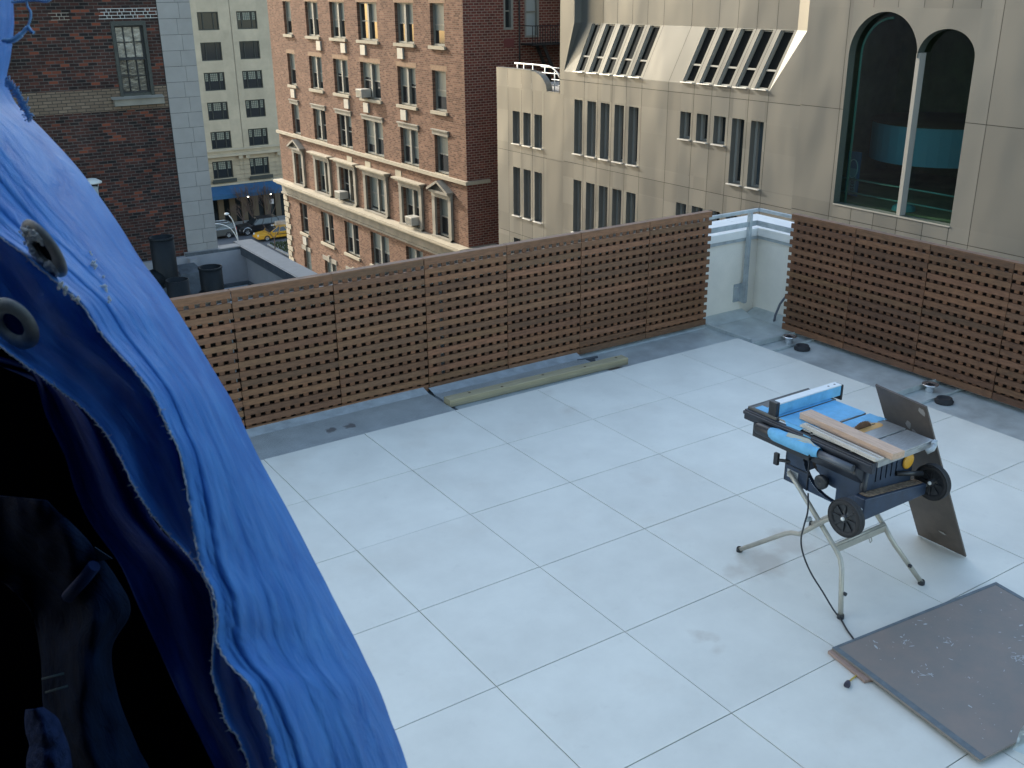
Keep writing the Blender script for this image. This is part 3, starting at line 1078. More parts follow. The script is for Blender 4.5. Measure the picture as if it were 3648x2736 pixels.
w = MB()
jus = (13.33, 12.5, 11.68, 10.85, 9.98, 9.15, 8.5, 5.5, 2.6, -.3)
TOPA = 3.02
F.wall(w, -8, 14.85, -23, ROOF, [(A2[0], A1[1], ZB, TOPA)], 0.0, ju=jus, jv=(.15, -3.1, -3.6, -9.9), gap=.008, tone=tone_p)
samples = []
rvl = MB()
for (a, b) in (A2[0], A1[0] - .115), (A1[0] - .115, A1[1]):
    c, r_ = (a + b) / 2, (b - a) / 2
    samples += [c - r_ * math.cos(math.pi * k / 28) for k in range(29)]
for a, b in zip(samples[:-1], samples[1:]):
    if b - a < 1e-6:
        continue
    ea, eb = a + 1e-6, b - 1e-6
    za, zb = arch(ea), arch(eb)
    w.add([F.p(a, za), F.p(b, zb), F.p(b, TOPA), F.p(a, TOPA)], [(0, 1, 2, 3)], 1.0)
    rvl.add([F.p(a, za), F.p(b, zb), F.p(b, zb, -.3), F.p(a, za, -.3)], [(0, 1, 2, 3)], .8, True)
w.build('arched_wall', M['panel'], bS)
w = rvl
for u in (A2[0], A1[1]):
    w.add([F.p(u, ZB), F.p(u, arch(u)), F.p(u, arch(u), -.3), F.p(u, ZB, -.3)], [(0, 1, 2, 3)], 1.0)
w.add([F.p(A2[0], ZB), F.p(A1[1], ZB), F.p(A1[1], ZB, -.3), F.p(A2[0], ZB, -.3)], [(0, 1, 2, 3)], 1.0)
w.build('arch_reveal', mat('dark_reveal', (0.045, 0.06, 0.05), .4), bS)  # dark gasket tone, with the recess shadow also put into the colour
w = MB()
Fb = Frame((SX + .03, 0, 0), (0, 1, 0), (0, 0, 1), (-1, 0, 0))
Fb.wall(w, -8, 14.84, -23, ROOF, [(A2[0] - .01, A1[1] + .01, ZB - .01, TOPA + .01)], 0)
for a, b in zip(samples[:-1], samples[1:]):
    if b - a > 1e-6:
        w.add([Fb.p(a, arch(a + 1e-6) + .02), Fb.p(b, arch(b - 1e-6) + .02), Fb.p(b, TOPA), Fb.p(a, TOPA)], [(0, 1, 2, 3)], 1.0)
w.build('joint_backing', M['joint'], bS)
# glass of the arched window
gm = bpy.data.materials.new('green_tinted_glass')
gm.use_nodes = True
nt = gm.node_tree
nt.nodes.remove(nt.nodes['Principled BSDF'])
tb = nt.nodes.new('ShaderNodeBsdfTransparent')
tb.inputs['Color'].default_value = (0.34, 0.55, 0.50, 1)
gl = nt.nodes.new('ShaderNodeBsdfGlossy')
gl.inputs['Roughness'].default_value = 0.03
fr = nt.nodes.new('ShaderNodeFresnel')
fr.inputs['IOR'].default_value = 1.45
ms = nt.nodes.new('ShaderNodeMixShader')
nt.links.new(fr.outputs[0], ms.inputs['Fac'])
nt.links.new(tb.outputs[0], ms.inputs[1])
nt.links.new(gl.outputs[0], ms.inputs[2])
nt.links.new(ms.outputs[0], nt.nodes['Material Output'].inputs['Surface'])
gw = MB()
for a, b in zip(samples[:-1], samples[1:]):
    if b - a > 1e-6:
        gw.add([F.p(a, ZB, -.29), F.p(b, ZB, -.29), F.p(b, arch(b - 1e-6), -.29), F.p(a, arch(a + 1e-6), -.29)], [(0, 1, 2, 3)], 1.0)
go = gw.build('arched_window', gm, bS, fix=False)
w = MB()
F.box(w, 10.80, 10.92, ZB, 1.86, -.30, -.03)
F.box(w, 9.12, 13.2, ZB - .04, ZB - .003, -.28, .02)
w.build('mullion', M['jamb'], go)
w = MB()
pts = [F.p(13.12 - .0, ZB, -.4)]
arcp = []
c, r_ = (A1[0] - .115 + A1[1]) / 2, (A1[1] - A1[0] + .115) / 2
for k in range(12):
    an = math.pi * k / 22
    arcp.append(F.p(c + (r_ - .17) * math.cos(an), 1.72 + 1.03 * math.sin(an), -.36))
w.tube([F.p(c + r_ - .17, ZB, -.36)] + arcp, .04, 6)
w.build('frame', mat('teal_frame', (0.16, 0.32, 0.29), 0.4), go)
# room behind
w = MB()
w.box(SX + .55, SX + 7, 7.5, 16.6, -2.75, -2.7)
w.box(SX + .55, SX + 7, 7.5, 16.6, 3.3, 3.35)
w.box(SX + 7, SX + 7.05, 7.5, 16.6, -2.7, 3.3)
w.box(SX + .55, SX + 7, 16.6, 16.65, -2.7, 3.3)
w.box(SX + .55, SX + 7, 7.45, 7.5, -2.7, 3.3)
w.build('lobby_room', mat('lobby_wall', (0.26, 0.22, 0.12), 0.8, var=.4, vscale=.8), bS)
dr = MB()
dc = (SX + 4.9, 13.2)
n_ = 40
for k in range(n_):
    a0, a1_ = math.pi * 2 * k / n_, math.pi * 2 * (k + 1) / n_
    R_ = 2.1
    dr.add([(dc[0] + R_ * math.cos(a0), dc[1] + R_ * math.sin(a0), -1.75), (dc[0] + R_ * math.cos(a1_), dc[1] + R_ * math.sin(a1_), -1.75),
            (dc[0] + R_ * math.cos(a1_), dc[1] + R_ * math.sin(a1_), -.55), (dc[0] + R_ * math.cos(a0), dc[1] + R_ * math.sin(a0), -.55)], [(0, 1, 2, 3)], 1, True)
dr.build('lobby_drum', mat('blue_drum', (0.30, 0.55, 0.80), 0.6), bS)
w = MB()
w.lathe((dc[0], dc[1], -.56), (0, 0, 1), [(2.15, 0), (2.15, .06), (0, .06)], 40)
w.box(SX + 1.2, SX + 1.3, 9.6, 9.7, -1.2, .2)
w.build('counter_top', mat('brown_counter', (0.14, 0.06, 0.03), 0.5), bS)
w = MB()
for z in (-2.42, -2.0):
    w.tube([(SX + .72, 9.0, z), (SX + .72, 13.6, z)], .028)
w.build('window_rail', mat('teal_rail', (0.25, 0.42, 0.38), 0.3, .4), go)
bn = MB().box(SX + 1.1, SX + 1.13, 13.21, 13.69, -2.6, -1.23)
bno = thing('blue_banner', (SX + 1.1, 13.45, -2.7), 'tall blue sign with a pale ring and dark lettering behind the arched window', 'sign')
bn.build('banner_panel', mat('blue_banner_print', (0.02, 0.13, 0.28), 0.5), bno)
w = MB()
ring = [(SX + 1.085, 13.45 + .17 * math.cos(2 * math.pi * k / 24), -1.75 + .28 * math.sin(2 * math.pi * k / 24)) for k in range(25)]
w.tube(ring, .018, 5)
w.build('ring_mark', mat('pale_print', (0.35, 0.55, 0.6), 0.5), bno)
MB().box(SX + 1.088, SX + 1.095, 13.30, 13.62, -2.52, -1.75).build('pale_field', mat('pale_field_print', (0.12, 0.30, 0.38), 0.5), bno)
tcu = bpy.data.curves.new('lettering', 'FONT')
tcu.body = 'stea'
tcu.size = .27
tcu.extrude = .002
to = bpy.data.objects.new('lettering', tcu)
tcu.materials.append(M['dark'])
col.objects.link(to)
to.parent = bno
to.location = (-.02, -.10, .25)
# (converted to a mesh below)
# text stands on end: runs upward (+z), letters face -x
to.rotation_euler = Matrix(((0, 0, -1), (0, 1, 0), (1, 0, 0))).to_euler()
bpy.context.view_layer.update()
dg_ = bpy.context.evaluated_depsgraph_get()
tme = bpy.data.meshes.new_from_object(to.evaluated_get(dg_))
tob = bpy.data.objects.new('sign_lettering', tme)
col.objects.link(tob)
tob.parent = bno
tob.location = to.location
tob.rotation_euler = to.rotation_euler
bpy.data.objects.remove(to)
dr_ = MB()
dr_.lathe((SX + .95, 11.35, -2.7), (0, 0, 1), [(.35, 0), (.33, .1), (.2, .2), (0, .24)], 20)
tag(dr_.build('glass_lamp_dome', mat('cyan_dome', (0.10, 0.42, 0.5), 0.3), base=(SX + .95, 11.35, -2.7)), 'small turquoise dome on the floor behind the arched window', 'lamp')
# roofs
w = MB()
w.box(SX - .02, 44, -8, 27.67, ROOF, ROOF + .2)
w.box(SX + .4, 44, 27.65, 32.4, -.46, -.44)
w.box(43.9, 44, -8, 32.4, -23, ROOF)
w.box(SX + .05, 44, -8, -7.9, -23, ROOF)
w.build('roof', M['concrete'], bS)
# roof terrace railing on the wing
rl = thing('curved_railing', (SX + .4, 29, -.44), 'bright metal railing curving down on the low wing of the metal building', 'railing')
w = MB()
xr = SX + .45
cur = [(xr, 31.6, .54), (xr, 30.3, .55), (xr, 29.2, .55)]
for k in range(1, 13):
    a = math.pi / 2 * k / 12
    cur.append((xr, 29.2 - 1.2 * math.sin(a), -.44 + .99 * math.cos(a)))
w.tube(cur, .035, 8)
w.build('top_rail', M['cap'], rl)
w = MB()
for z in (.5, .26, .02, -.2):
    ys = 29.2 - 1.2 * math.sqrt(max(0, 1 - ((z + .44) / .99) ** 2))
    w.tube([(xr, 29.6 if z > .2 else 28.8, z), (xr, 27.66, z)], .022, 6)
w.build('rails', M['cap'], rl)
w = MB()
for y_ in (31.4, 30.9, 30.2, 29.3, 28.6):
    w.tube([(xr, y_, -.44), (xr, y_, .54 if y_ > 29 else .35)], .025, 6)
w.build('posts', M['cap'], rl)

# ================================================================== DARK BRICK BUILDING (left) and its neighbour roof
BY = 18.0
M['darkbrick'] = brick('dark_brick', 'Y', (0.022, 0.019, 0.018), (0.085, 0.034, 0.025), (0.095, 0.082, 0.07), bw=.20, bh=.0715, ms=.008, var=.45, extra=(0.17, 0.05, 0.028))
M['buffbrick'] = brick('buff_brick', 'Y', (0.20, 0.145, 0.10), (0.14, 0.10, 0.07), (0.06, 0.05, 0.04), bw=.20, bh=.0715, ms=.009, var=.15)
bD = thing('dark_brick_building', (0, 18, -23), 'tall dark brick building with a pale brick band and grey stone corner strip', 'building')
F = Frame((0, BY, 0), (1, 0, 0), (0, 0, 1), (0, -1, 0))
win = (4.43, 5.17, 1.36, 2.98)
w = MB()
F.wall(w, -14, 5.50, -23, 26, [win], .22)
w.build('wall', M['darkbrick'], bD)
w = MB()
F.wall(w, -14, 5.50, 1.05, 1.55, [(win[0] - .02, win[1] + .02, 1.3, 3)], .0)
for i_ in range(len(w.v)):
    w.v[i_] = w.v[i_] + Vector((0, -.004, 0))
w.build('pale_brick_band', M['buffbrick'], bD)
w = MB()
w.box(-14, 6.3, 18.25, 45, -23, 26)
w.build('core', M['concrete'], bD)
# grey stone corner strip in coursed slabs
w = MB()
rs = random.Random(3)
zz = -23.0
zs = [3.40 - .3575 * k for k in range(-60, 72)]
for k, z in enumerate(zs):
    sp_ = 5.5 + (.42 if k % 2 else .5)
    for (a, b) in ((5.50, sp_), (sp_, 6.28)):
        F.box(w, a, b - .006, z - .3575 + .008, z, -.2, .03, rs.uniform(.95, 1.05))
w.build('stone_corner_strip', mat('grey_slabs', (0.285, 0.265, 0.24), 0.85, var=.08, vscale=2.5, tone=True), bD)
F.box(MB(), 0, 1, 0, 1, 0, 1)
w = MB()
F.box(w, 5.49, 6.27, -23, 26, -.22, .015)
w.build('strip_backing', M['joint'], bD)
# white pointing patch above the window: mortar lines standing proud
w = MB()
rs = random.Random(11)
bh_ = .0715


def mortar_patch(u0, u1, k0, k1, ragl):
    for k in range(k0, k1 + 1):
        z = k * bh_
        l = u0 + (rs.uniform(0, .12) if ragl else 0)
        F.box(w, l, u1, z - .007, z + .007, 0, .006)
        if k < k1:
            off = .1 if k % 2 else 0
            u = u0 + off * .5
            j = 0
            while u < u1:
                if u > l:
                    F.box(w, u - .007, u + .007, z, z + bh_, 0, .0055)
                u += (.19 if j % 2 == 0 else .10)
                j += 1


mortar_patch(4.12, 5.49, 43, 46, True)
w.build('white_pointing', mat('white_mortar', (0.44, 0.42, 0.38), 0.9), bD)
w = MB()
mortar_patch(3.1, 3.55, 43, 45, True)
w.build('old_pointing', mat('buff_mortar', (0.26, 0.22, 0.17), 0.9), bD)
# the sash window
a, b, c, d = win
w = MB()
F.box(w, a - .02, a + .05, c, d + .04, -.2, .03)
F.box(w, b - .05, b + .02, c, d + .04, -.2, .03)
F.box(w, a + .05, b - .05, d - .06, d + .04, -.2, .03)
F.box(w, a + .05, b - .05, c, c + .06, -.2, .0)
fo = w.build('window', M['frame_dk'], bD)
w = MB()
ia, ib, ic, id_ = a + .05, b - .05, c + .06, d - .06
mid = (ic + id_) / 2 + .02
F.box(w, ia, ib, mid - .03, mid + .03, -.15, -.05)
F.box(w, ia, ia + .035, ic, id_, -.15, -.06)
F.box(w, ib - .035, ib, ic, id_, -.15, -.06)
F.box(w, ia + .035, ib - .035, ic, ic + .04, -.15, -.07)
F.box(w, ia + .035, ib - .035, id_ - .035, id_, -.15, -.07)
for q in (1, 2):
    u = ia + (ib - ia) * q / 3
    F.box(w, u - .011, u + .011, ic + .04, id_ - .035, -.145, -.09)
for z in ((ic + mid) / 2, (id_ + mid) / 2):
    F.box(w, ia + .035, ib - .035, z - .011, z + .011, -.14, -.092)
w.build('sash', M['iron'], fo)
w = MB()
n_ = 18
for i in range(n_):
    for k in range(n_):
        pass
F.quad(w, ia, ib, mid, id_, -.125)
pm_ = mat('pane_with_plastic', (0.09, 0.085, 0.07), 0.12, var=.6, vscale=3.0, color2=(0.34, 0.31, 0.26), bump=.5, bscale=9, bdist=.02, stretch=(1, 1, 1.6))
w.build('pane', pm_, fo)
w = MB()
F.quad(w, ia, ib, ic, mid, -.135)
w.build('pane', mat('dim_pane', (0.03, 0.03, 0.026), 0.12, var=.6, vscale=3.0, color2=(0.13, 0.12, 0.10), bump=.5, bscale=6, bdist=.02, stretch=(1, 1, 2.5)), fo)
w = MB()
F.box(w, a - .2, b + .2, c - .2, c - .05, -.05, .14)
w.prism([F.p(a - .25, c - .05, 0), F.p(a - .25, c + .005, 0), F.p(a - .25, c - .05, .2)], Vector((b - a + .45, 0, 0)))
w.build('sill', M['greystone'], fo)

# neighbour's low roof with its parapet
nb = thing('low_roof_building', (0, 10, -23), 'low neighbouring building whose grey walled roof pit holds black ducts', 'building')
w = MB()
w.box(-14, 7.3, 1.15, 17.95, -23, -3.5)
w.build('roof_deck', mat('roof_membrane', (0.36, 0.40, 0.42), 0.5, var=.15, vscale=2, rvar=.2), nb)
w = MB()
w.box(-14, 6.92, 17.80, 17.97, -3.5, -2.58)
w.box(6.92, 7.28, 1.2, 18.35, -3.5, -2.58)
w.box(5.42, 5.62, 17.6, 17.8, -3.49, -2.6)
w.build('parapet_wall', mat('grey_render', (0.255, 0.25, 0.255), 0.85, var=.08, vscale=3, bump=.2, bscale=60), nb)
w = MB()
w.box(5.40, 6.83, 17.88, 18.22, -2.58, -2.5)
w.box(6.83, 7.32, 1.2, 18.42, -2.6, -2.49)
w.build('coping', mat('grey_coping', (0.25, 0.245, 0.235), 0.7, var=.08, vscale=4), nb)
w = MB()
w.box(5.40, 6.83, 17.83, 17.885, -2.66, -2.505)
w.box(6.79, 6.835, 1.2, 17.83, -2.72, -2.495)
w.build('coping_lip', M['bronze'], nb)
w = MB()
w.box(5.6, 6.92, 17.70, 17.80, -3.49, -3.42)
w.box(6.84, 6.92, 9.0, 17.70, -3.49, -3.42)
w.build('base_flashing', M['bronze'], nb)
w = MB()
for k in range(4):
    w.box(-6, 6.8, 17.4 - k * .32, 17.43 - k * .32, -3.5, -3.47)
w.build('roof_seam', M['bronze'], nb)
w = MB()
w.box(5.05, 5.62, 17.2, 17.6, -2.98, -2.86)
w.prism([(5.05, 17.2, -2.86), (5.62, 17.2, -2.86), (5.5, 17.6, -2.7), (5.05, 17.6, -2.7)], (0, 0, .01))
w.box(4.2, 5.5, 17.2, 17.8, -3.49, -2.98)
w.build('ledge_box', M['bronze'], nb)


def gooseneck(x, y, zt, zb, r, sx, label):
    root = thing('roof_duct', (x, y, -3.5), label, 'duct', 'black ducts on the low roof')
    w = MB()
    w.lathe((x, y, 0), (0, 0, 1), [(r, zb), (r, zt), (r - .02, zt), (r - .03, zb + .1)], 32)
    w.lathe((x, y, 0), (0, 0, 1), [(r + .015, zt - .03), (r + .015, zt + .0), (r - .001, zt + .002)], 32)
    w.build('open_stack', M['duct'], root)
    w = MB()
    w.tube([(x - sx[0], y - sx[1], zb - sx[2]), (x - .0, y, zb + r * .75)], r * .92, 28)
    w.build('sloping_duct', M['duct'], root)
    w = MB()
    w.box(x - sx[0] - .3, x - sx[0] + .3, y - sx[1] - .3, y - sx[1] + .3, -3.5, zb - sx[2])
    w.build('duct_base', M['duct'], root)
    return root


gooseneck(4.83, 14.0, -1.93, -2.7, .245, (.85, .3, .35), 'black open topped roof duct nearest the grey coping, right of the taller one')
gooseneck(3.63, 13.0, -.92, -1.9, .235, (1.0, .1, -.0), 'tall black open topped roof duct in front of the dark brick wall')
st = thing('roof_duct', (3.6, 12.6, -3.5), 'short black pipe below the tall roof duct, half hidden by the blue tarp', 'duct', 'black ducts on the low roof')
w = MB()
w.lathe((3.62, 12.2, 0), (0, 0, 1), [(.22, -3.5), (.22, -1.62), (.2, -1.62), (.19, -2.2)], 28)
w.build('open_stack', M['duct'], st)
w = MB()
w.box(3.3, 3.94, 11.9, 12.5, -3.5, -3.2)
w.build('duct_base', M['duct'], st)
fl = thing('roof_flue', (2.9, 15, -3.5), 'pale metal flue with a flat conical cap against the dark brick wall', 'flue')
w = MB()
w.lathe((2.90, 15, 0), (0, 0, 1), [(.085, -3.5), (.085, -.14)], 20)
w.build('pipe', M['steel'], fl)
w = MB()
w.lathe((2.88, 15, 0), (0, 0, 1), [(0, -.07), (.2, -.06), (.205, -.035), (.1, .03), (0, .045)], 24)
w.build('cap', mat('pale_metal_cap', (0.55, 0.56, 0.52), 0.5, .2), fl)
w = MB()
for a in (0, 2.1, 4.2):
    w.tube([(2.9 + .08 * math.cos(a), 15 + .08 * math.sin(a), -.2), (2.9 + .12 * math.cos(a), 15 + .12 * math.sin(a), -.05)], .008, 5)
w.build('cap_strap', M['steel'], fl)

# ================================================================== OUR TERRACE
w = MB()
w.box(-14, 8.13, -16, 1.14, -23, -.16)
structure(w.build('terrace_structure', M['concrete']))
TX, TY = 0.925, 0.9
M['paver'] = mat('pale_porcelain_paver', (0.635, 0.632, 0.57), 0.48, var=.075, vscale=2.2, tone=True, bump=.05, bscale=30, detail=9, rvar=.08)
# soft stains and scuffs of the paver surface
nt = M['paver'].node_tree
b = nt.nodes['Principled BSDF']
lk = b.inputs['Base Color'].links[0].from_socket
geo = nt.nodes.new('ShaderNodeNewGeometry')
fac = None
for (sx_, sy_, r1, r2, amt, seed) in ((3.15, -3.50, .10, .30, .45, 1), (3.50, -3.42, .10, .26, .35, 2), (2.93, -3.52, .05, .20, .35, 8), (2.187, -3.89, .015, .15, .5, 3), (2.17, -4.06, .0, .11, .38, 9), (3.7, -.15, .0, .2, .25, 10), (3.62, -.62, .0, .2, .28, 11), (3.3, -2.1, .0, .25, .16, 12),
                                      (2.0, -5.35, .02, .2, .16, 4), (3.0, -.75, .05, .45, .09, 5), (3.6, -2.2, .05, .5, .10, 6), (1.15, -2.05, .05, .5, .06, 7)):
    vm = nt.nodes.new('ShaderNodeVectorMath')
    vm.operation = 'DISTANCE'
    nz = nt.nodes.new('ShaderNodeTexNoise')
    nz.inputs['Scale'].default_value = 5.0
    nz.inputs['Detail'].default_value = 6
    nt.links.new(geo.outputs['Position'], nz.inputs['Vector'])
    nt.links.new(geo.outputs['Position'], vm.inputs[0])
    vm.inputs[1].default_value = (sx_, sy_, 0)
    ad = nt.nodes.new('ShaderNodeMath')
    ad.operation = 'MULTIPLY_ADD'
    nt.links.new(nz.outputs['Fac'], ad.inputs[0])
    ad.inputs[1].default_value = .36
    nt.links.new(vm.outputs['Value'], ad.inputs[2])
    mr = nt.nodes.new('ShaderNodeMapRange')
    mr.inputs['From Min'].default_value = r1 * .5 + r2 * .5 + .19
    mr.inputs['From Max'].default_value = r1 + .16
    mr.inputs['To Min'].default_value = 0
    mr.inputs['To Max'].default_value = amt
    nt.links.new(ad.outputs[0], mr.inputs['Value'])
    mx = nt.nodes.new('ShaderNodeMix')
    mx.data_type = 'RGBA'
    nt.links.new(mr.outputs['Result'], mx.inputs['Factor'])
    nt.links.new(lk, mx.inputs['A'])
    mx.inputs['B'].default_value = (0.33, 0.255, 0.19, 1)
    lk = mx.outputs['Result']
for (sc_, lo_, hi_, amt_, cc_) in ((1.3, .56, .72, .16, (0.42, 0.35, 0.27, 1)), (7.0, .60, .70, .12, (0.36, 0.34, 0.31, 1)), (30.0, .66, .74, .20, (0.30, 0.27, 0.24, 1))):
    nz = nt.nodes.new('ShaderNodeTexNoise')
    nz.inputs['Scale'].default_value = sc_
    nz.inputs['Detail'].default_value = 9
    nz.inputs['Roughness'].default_value = .65
    nt.links.new(geo.outputs['Position'], nz.inputs['Vector'])
    mr = nt.nodes.new('ShaderNodeMapRange')
    mr.inputs['From Min'].default_value = lo_
    mr.inputs['From Max'].default_value = hi_
    mr.inputs['To Max'].default_value = amt_
    nt.links.new(nz.outputs['Fac'], mr.inputs['Value'])
    mx = nt.nodes.new('ShaderNodeMix')
    mx.data_type = 'RGBA'
    nt.links.new(mr.outputs['Result'], mx.inputs['Factor'])
    nt.links.new(lk, mx.inputs['A'])
    mx.inputs['B'].default_value = cc_
    lk = mx.outputs['Result']
nt.links.new(lk, b.inputs['Base Color'])
w = MB()
rp = random.Random(2)
G = .0026
xe, ye = 6.42, -.009
for i in range(-14, 7):
    for k in range(0, 17):
        x0, x1 = i * TX + G, (i + 1) * TX - G
        y1, y0 = (-k * TY - G, -(k + 1) * TY + G)
        if k == 0:
            y1 = ye
        if i == 6:
            x1 = xe
        if i == 7:
            continue
        t = rp.uniform(.97, 1.02)
        dz = rp.uniform(-.0012, .0012)
        c = .0018
        v = [(x0, y0, -.05), (x1, y0, -.05), (x1, y1, -.05), (x0, y1, -.05),
             (x0, y0, dz - c), (x1, y0, dz - c), (x1, y1, dz - c), (x0, y1, dz - c),
             (x0 + c, y0 + c, dz), (x1 - c, y0 + c, dz), (x1 - c, y1 - c, dz), (x0 + c, y1 - c, dz)]
        f = [(8, 9, 10, 11), (4, 5, 9, 8), (5, 6, 10, 9), (6, 7, 11, 10), (7, 4, 8, 11), (0, 1, 5, 4), (1, 2, 6, 5), (2, 3, 7, 6), (3, 0, 4, 7)]
        w.add(v, f, t)
structure(w.build('terrace_paving', M['paver'], fix=False))
w = MB()
w.box(-13, 6.40, -15.3, -.03, -.158, -.035)
structure(w.build('paver_bed', mat('paver_bed', (0.20, 0.16, 0.14), 0.9)))
w = MB()
w.box(-13, 7.54, -.001, .85, -.158, -.1)
w.box(6.41, 7.54, -15.3, -.004, -.158, -.102)
structure(w.build('roof_gutter', M['flash']))
# upstand flashings and step pieces of the gutter
w = MB()
w.prism([(-13, .85, -.1), (-13, .85, -.035), (-13, .80, -.045), (-13, .66, -.098)], (20.35, 0, 0))
w.prism([(7.54, -15, -.1), (7.54, -15, -.035), (7.49, -15, -.045), (7.35, -15, -.098)], (0, 15.8, 0))
w.box(6.62, 6.66, .0, .72, -.1, -.06)
w.box(6.42, 7.25, -.14, -.13, -.1, -.045)
w.box(6.5, 7.3, -.37, -.36, -.1, -.075)
w.box(6.5, 7.3, -1.98, -1.97, -.1, -.045)
w.box(6.5, 7.3, -2.23, -2.22, -.1, -.075)
w.build('gutter_flashing', M['flash'])
o = bpy.data.objects['gutter_flashing']
structure(o)
# parapet walls
pw = thing('parapet_wall', (7.5, .85, -.16), 'white stucco parapet wall with pale metal coping in the terrace corner', 'wall')
w = MB()
w.box(-13, 7.54, .85, 1.12, -.16, .86)
w.box(7.54, 7.80, -15.5, 1.12, -.16, .86)
w.build('stucco_face', M['stucco'], pw)
w = MB()
w.box(-13, 7.48, .80, 1.38, .86, .955)
w.box(7.48, 8.06, -15.5, 1.38, .86, .957)
w.build('coping', M['cap'], pw, bevel=.006)
w = MB()
w.box(-13, 7.50, .815, .85, .82, .86)
w.box(7.505, 7.54, -15.5, .815, .82, .86)
w.build('coping_drip', M['steel'], pw)
# guard rail: top rail, mid rail, posts on brackets
gr_ = thing('guard_rail', (7.3, .78, 0), 'galvanised guard rail bolted inside the parapet corner', 'railing')
w = MB()
w.bar((-2, .78, 1.18), (7.47, .78, 1.18), .035, .035)
w.bar((7.45, -15, 1.18), (7.45, .80, 1.18), .035, .035)
w.build('top_rail', M['steel'], gr_)
w = MB()
w.bar((-2, .78, 1.025), (7.44, .78, 1.025), .012, .06)
w.bar((7.43, -15, 1.025), (7.43, .775, 1.025), .012, .06)
w.build('mid_rail', M['steel'], gr_)
for (px_, py_, ax_) in ((7.31, .78, 0), (5.2, .78, 0), (3.1, .78, 0), (1.0, .78, 0), (7.43, -1.6, 1), (7.43, -3.6, 1)):
    w = MB()
    w.bar((px_, py_, .06), (px_, py_, 1.165), .038, .05, up=(0, 1, 0) if ax_ == 0 else (1, 0, 0))
    w.build('post', M['steel'], gr_)
    w = MB()
    if ax_ == 0:
        w.box(px_ - .12, px_ - .025, .835, .85, .07, .29)
        w.box(px_ + .025, px_ + .10, .835, .85, .07, .29)
        w.box(px_ - .03, px_ - .024, .76, .835, .07, .30)
        w.box(px_ + .024, px_ + .03, .76, .835, .07, .30)
        for dx in (-.085, .065):
            for z in (.10, .255):
                w.lathe((px_ + dx, .835, z), (0, -1, 0), [(0, .02), (.013, .018), (.013, 0)], 8)
    else:
        w.box(7.52, 7.54, py_ - .1, py_ + .1, .07, .29)
        w.box(7.44, 7.53, py_ - .03, py_ - .02, .07, .3)
    w.build('bracket', M['steel'], gr_)
cb_ = MB()
cb_.tube([(7.40, .10, .36), (7.40, .2, .28), (7.40, .29, .15), (7.40, .345, .0), (7.40, .36, -.09)], .014, 8)
tag(cb_.build('conduit', mat('grey_conduit', (0.12, 0.13, 0.16), 0.5), base=(7.4, .36, -.1)), 'grey flexible conduit curving out from behind the right timber screen into the gutter', 'cable')

# timber screens
M['wood'] = mat('ipe_slats', (0.175, 0.084, 0.042), 0.62, var=.3, vscale=9, tone=True, stretch=(1, 1, 6), bump=.12, bscale=40, detail=8)
M['wood_dk'] = mat('ipe_uprights', (0.17, 0.080, 0.042), 0.7, var=.25, vscale=12, tone=True)
M['backing'] = mat('hole_shade', (0.030, 0.020, 0.015), 0.85, tone=True)  # dark strips standing in for the shade seen through the lattice holes
GRP1 = 'timber lattice panels of the long back screen'
GRP2 = 'timber lattice panels of the right hand screen'


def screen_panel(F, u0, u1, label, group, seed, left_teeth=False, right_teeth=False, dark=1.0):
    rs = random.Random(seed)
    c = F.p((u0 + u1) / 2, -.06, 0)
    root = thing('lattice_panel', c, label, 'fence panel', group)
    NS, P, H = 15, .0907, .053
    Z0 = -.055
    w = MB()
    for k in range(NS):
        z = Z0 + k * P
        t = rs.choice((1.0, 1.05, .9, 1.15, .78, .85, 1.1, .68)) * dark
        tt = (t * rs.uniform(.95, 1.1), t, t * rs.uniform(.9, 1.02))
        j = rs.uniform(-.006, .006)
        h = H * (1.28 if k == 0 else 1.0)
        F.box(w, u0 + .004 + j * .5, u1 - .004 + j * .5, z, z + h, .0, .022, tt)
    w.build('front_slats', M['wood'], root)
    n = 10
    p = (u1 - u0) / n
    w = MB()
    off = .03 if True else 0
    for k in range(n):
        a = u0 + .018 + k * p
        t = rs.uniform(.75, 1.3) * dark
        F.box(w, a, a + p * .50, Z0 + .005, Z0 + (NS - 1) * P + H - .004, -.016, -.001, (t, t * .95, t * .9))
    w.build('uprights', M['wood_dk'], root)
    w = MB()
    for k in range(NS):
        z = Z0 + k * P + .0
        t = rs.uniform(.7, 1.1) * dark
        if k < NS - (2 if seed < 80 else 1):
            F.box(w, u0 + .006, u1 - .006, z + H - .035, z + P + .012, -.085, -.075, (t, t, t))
    w.build('hole_shade_strips', M['backing'], root)
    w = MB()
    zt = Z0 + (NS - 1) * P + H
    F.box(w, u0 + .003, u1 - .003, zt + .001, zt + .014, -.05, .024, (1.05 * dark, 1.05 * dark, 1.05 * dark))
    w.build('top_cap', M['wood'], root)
    return root


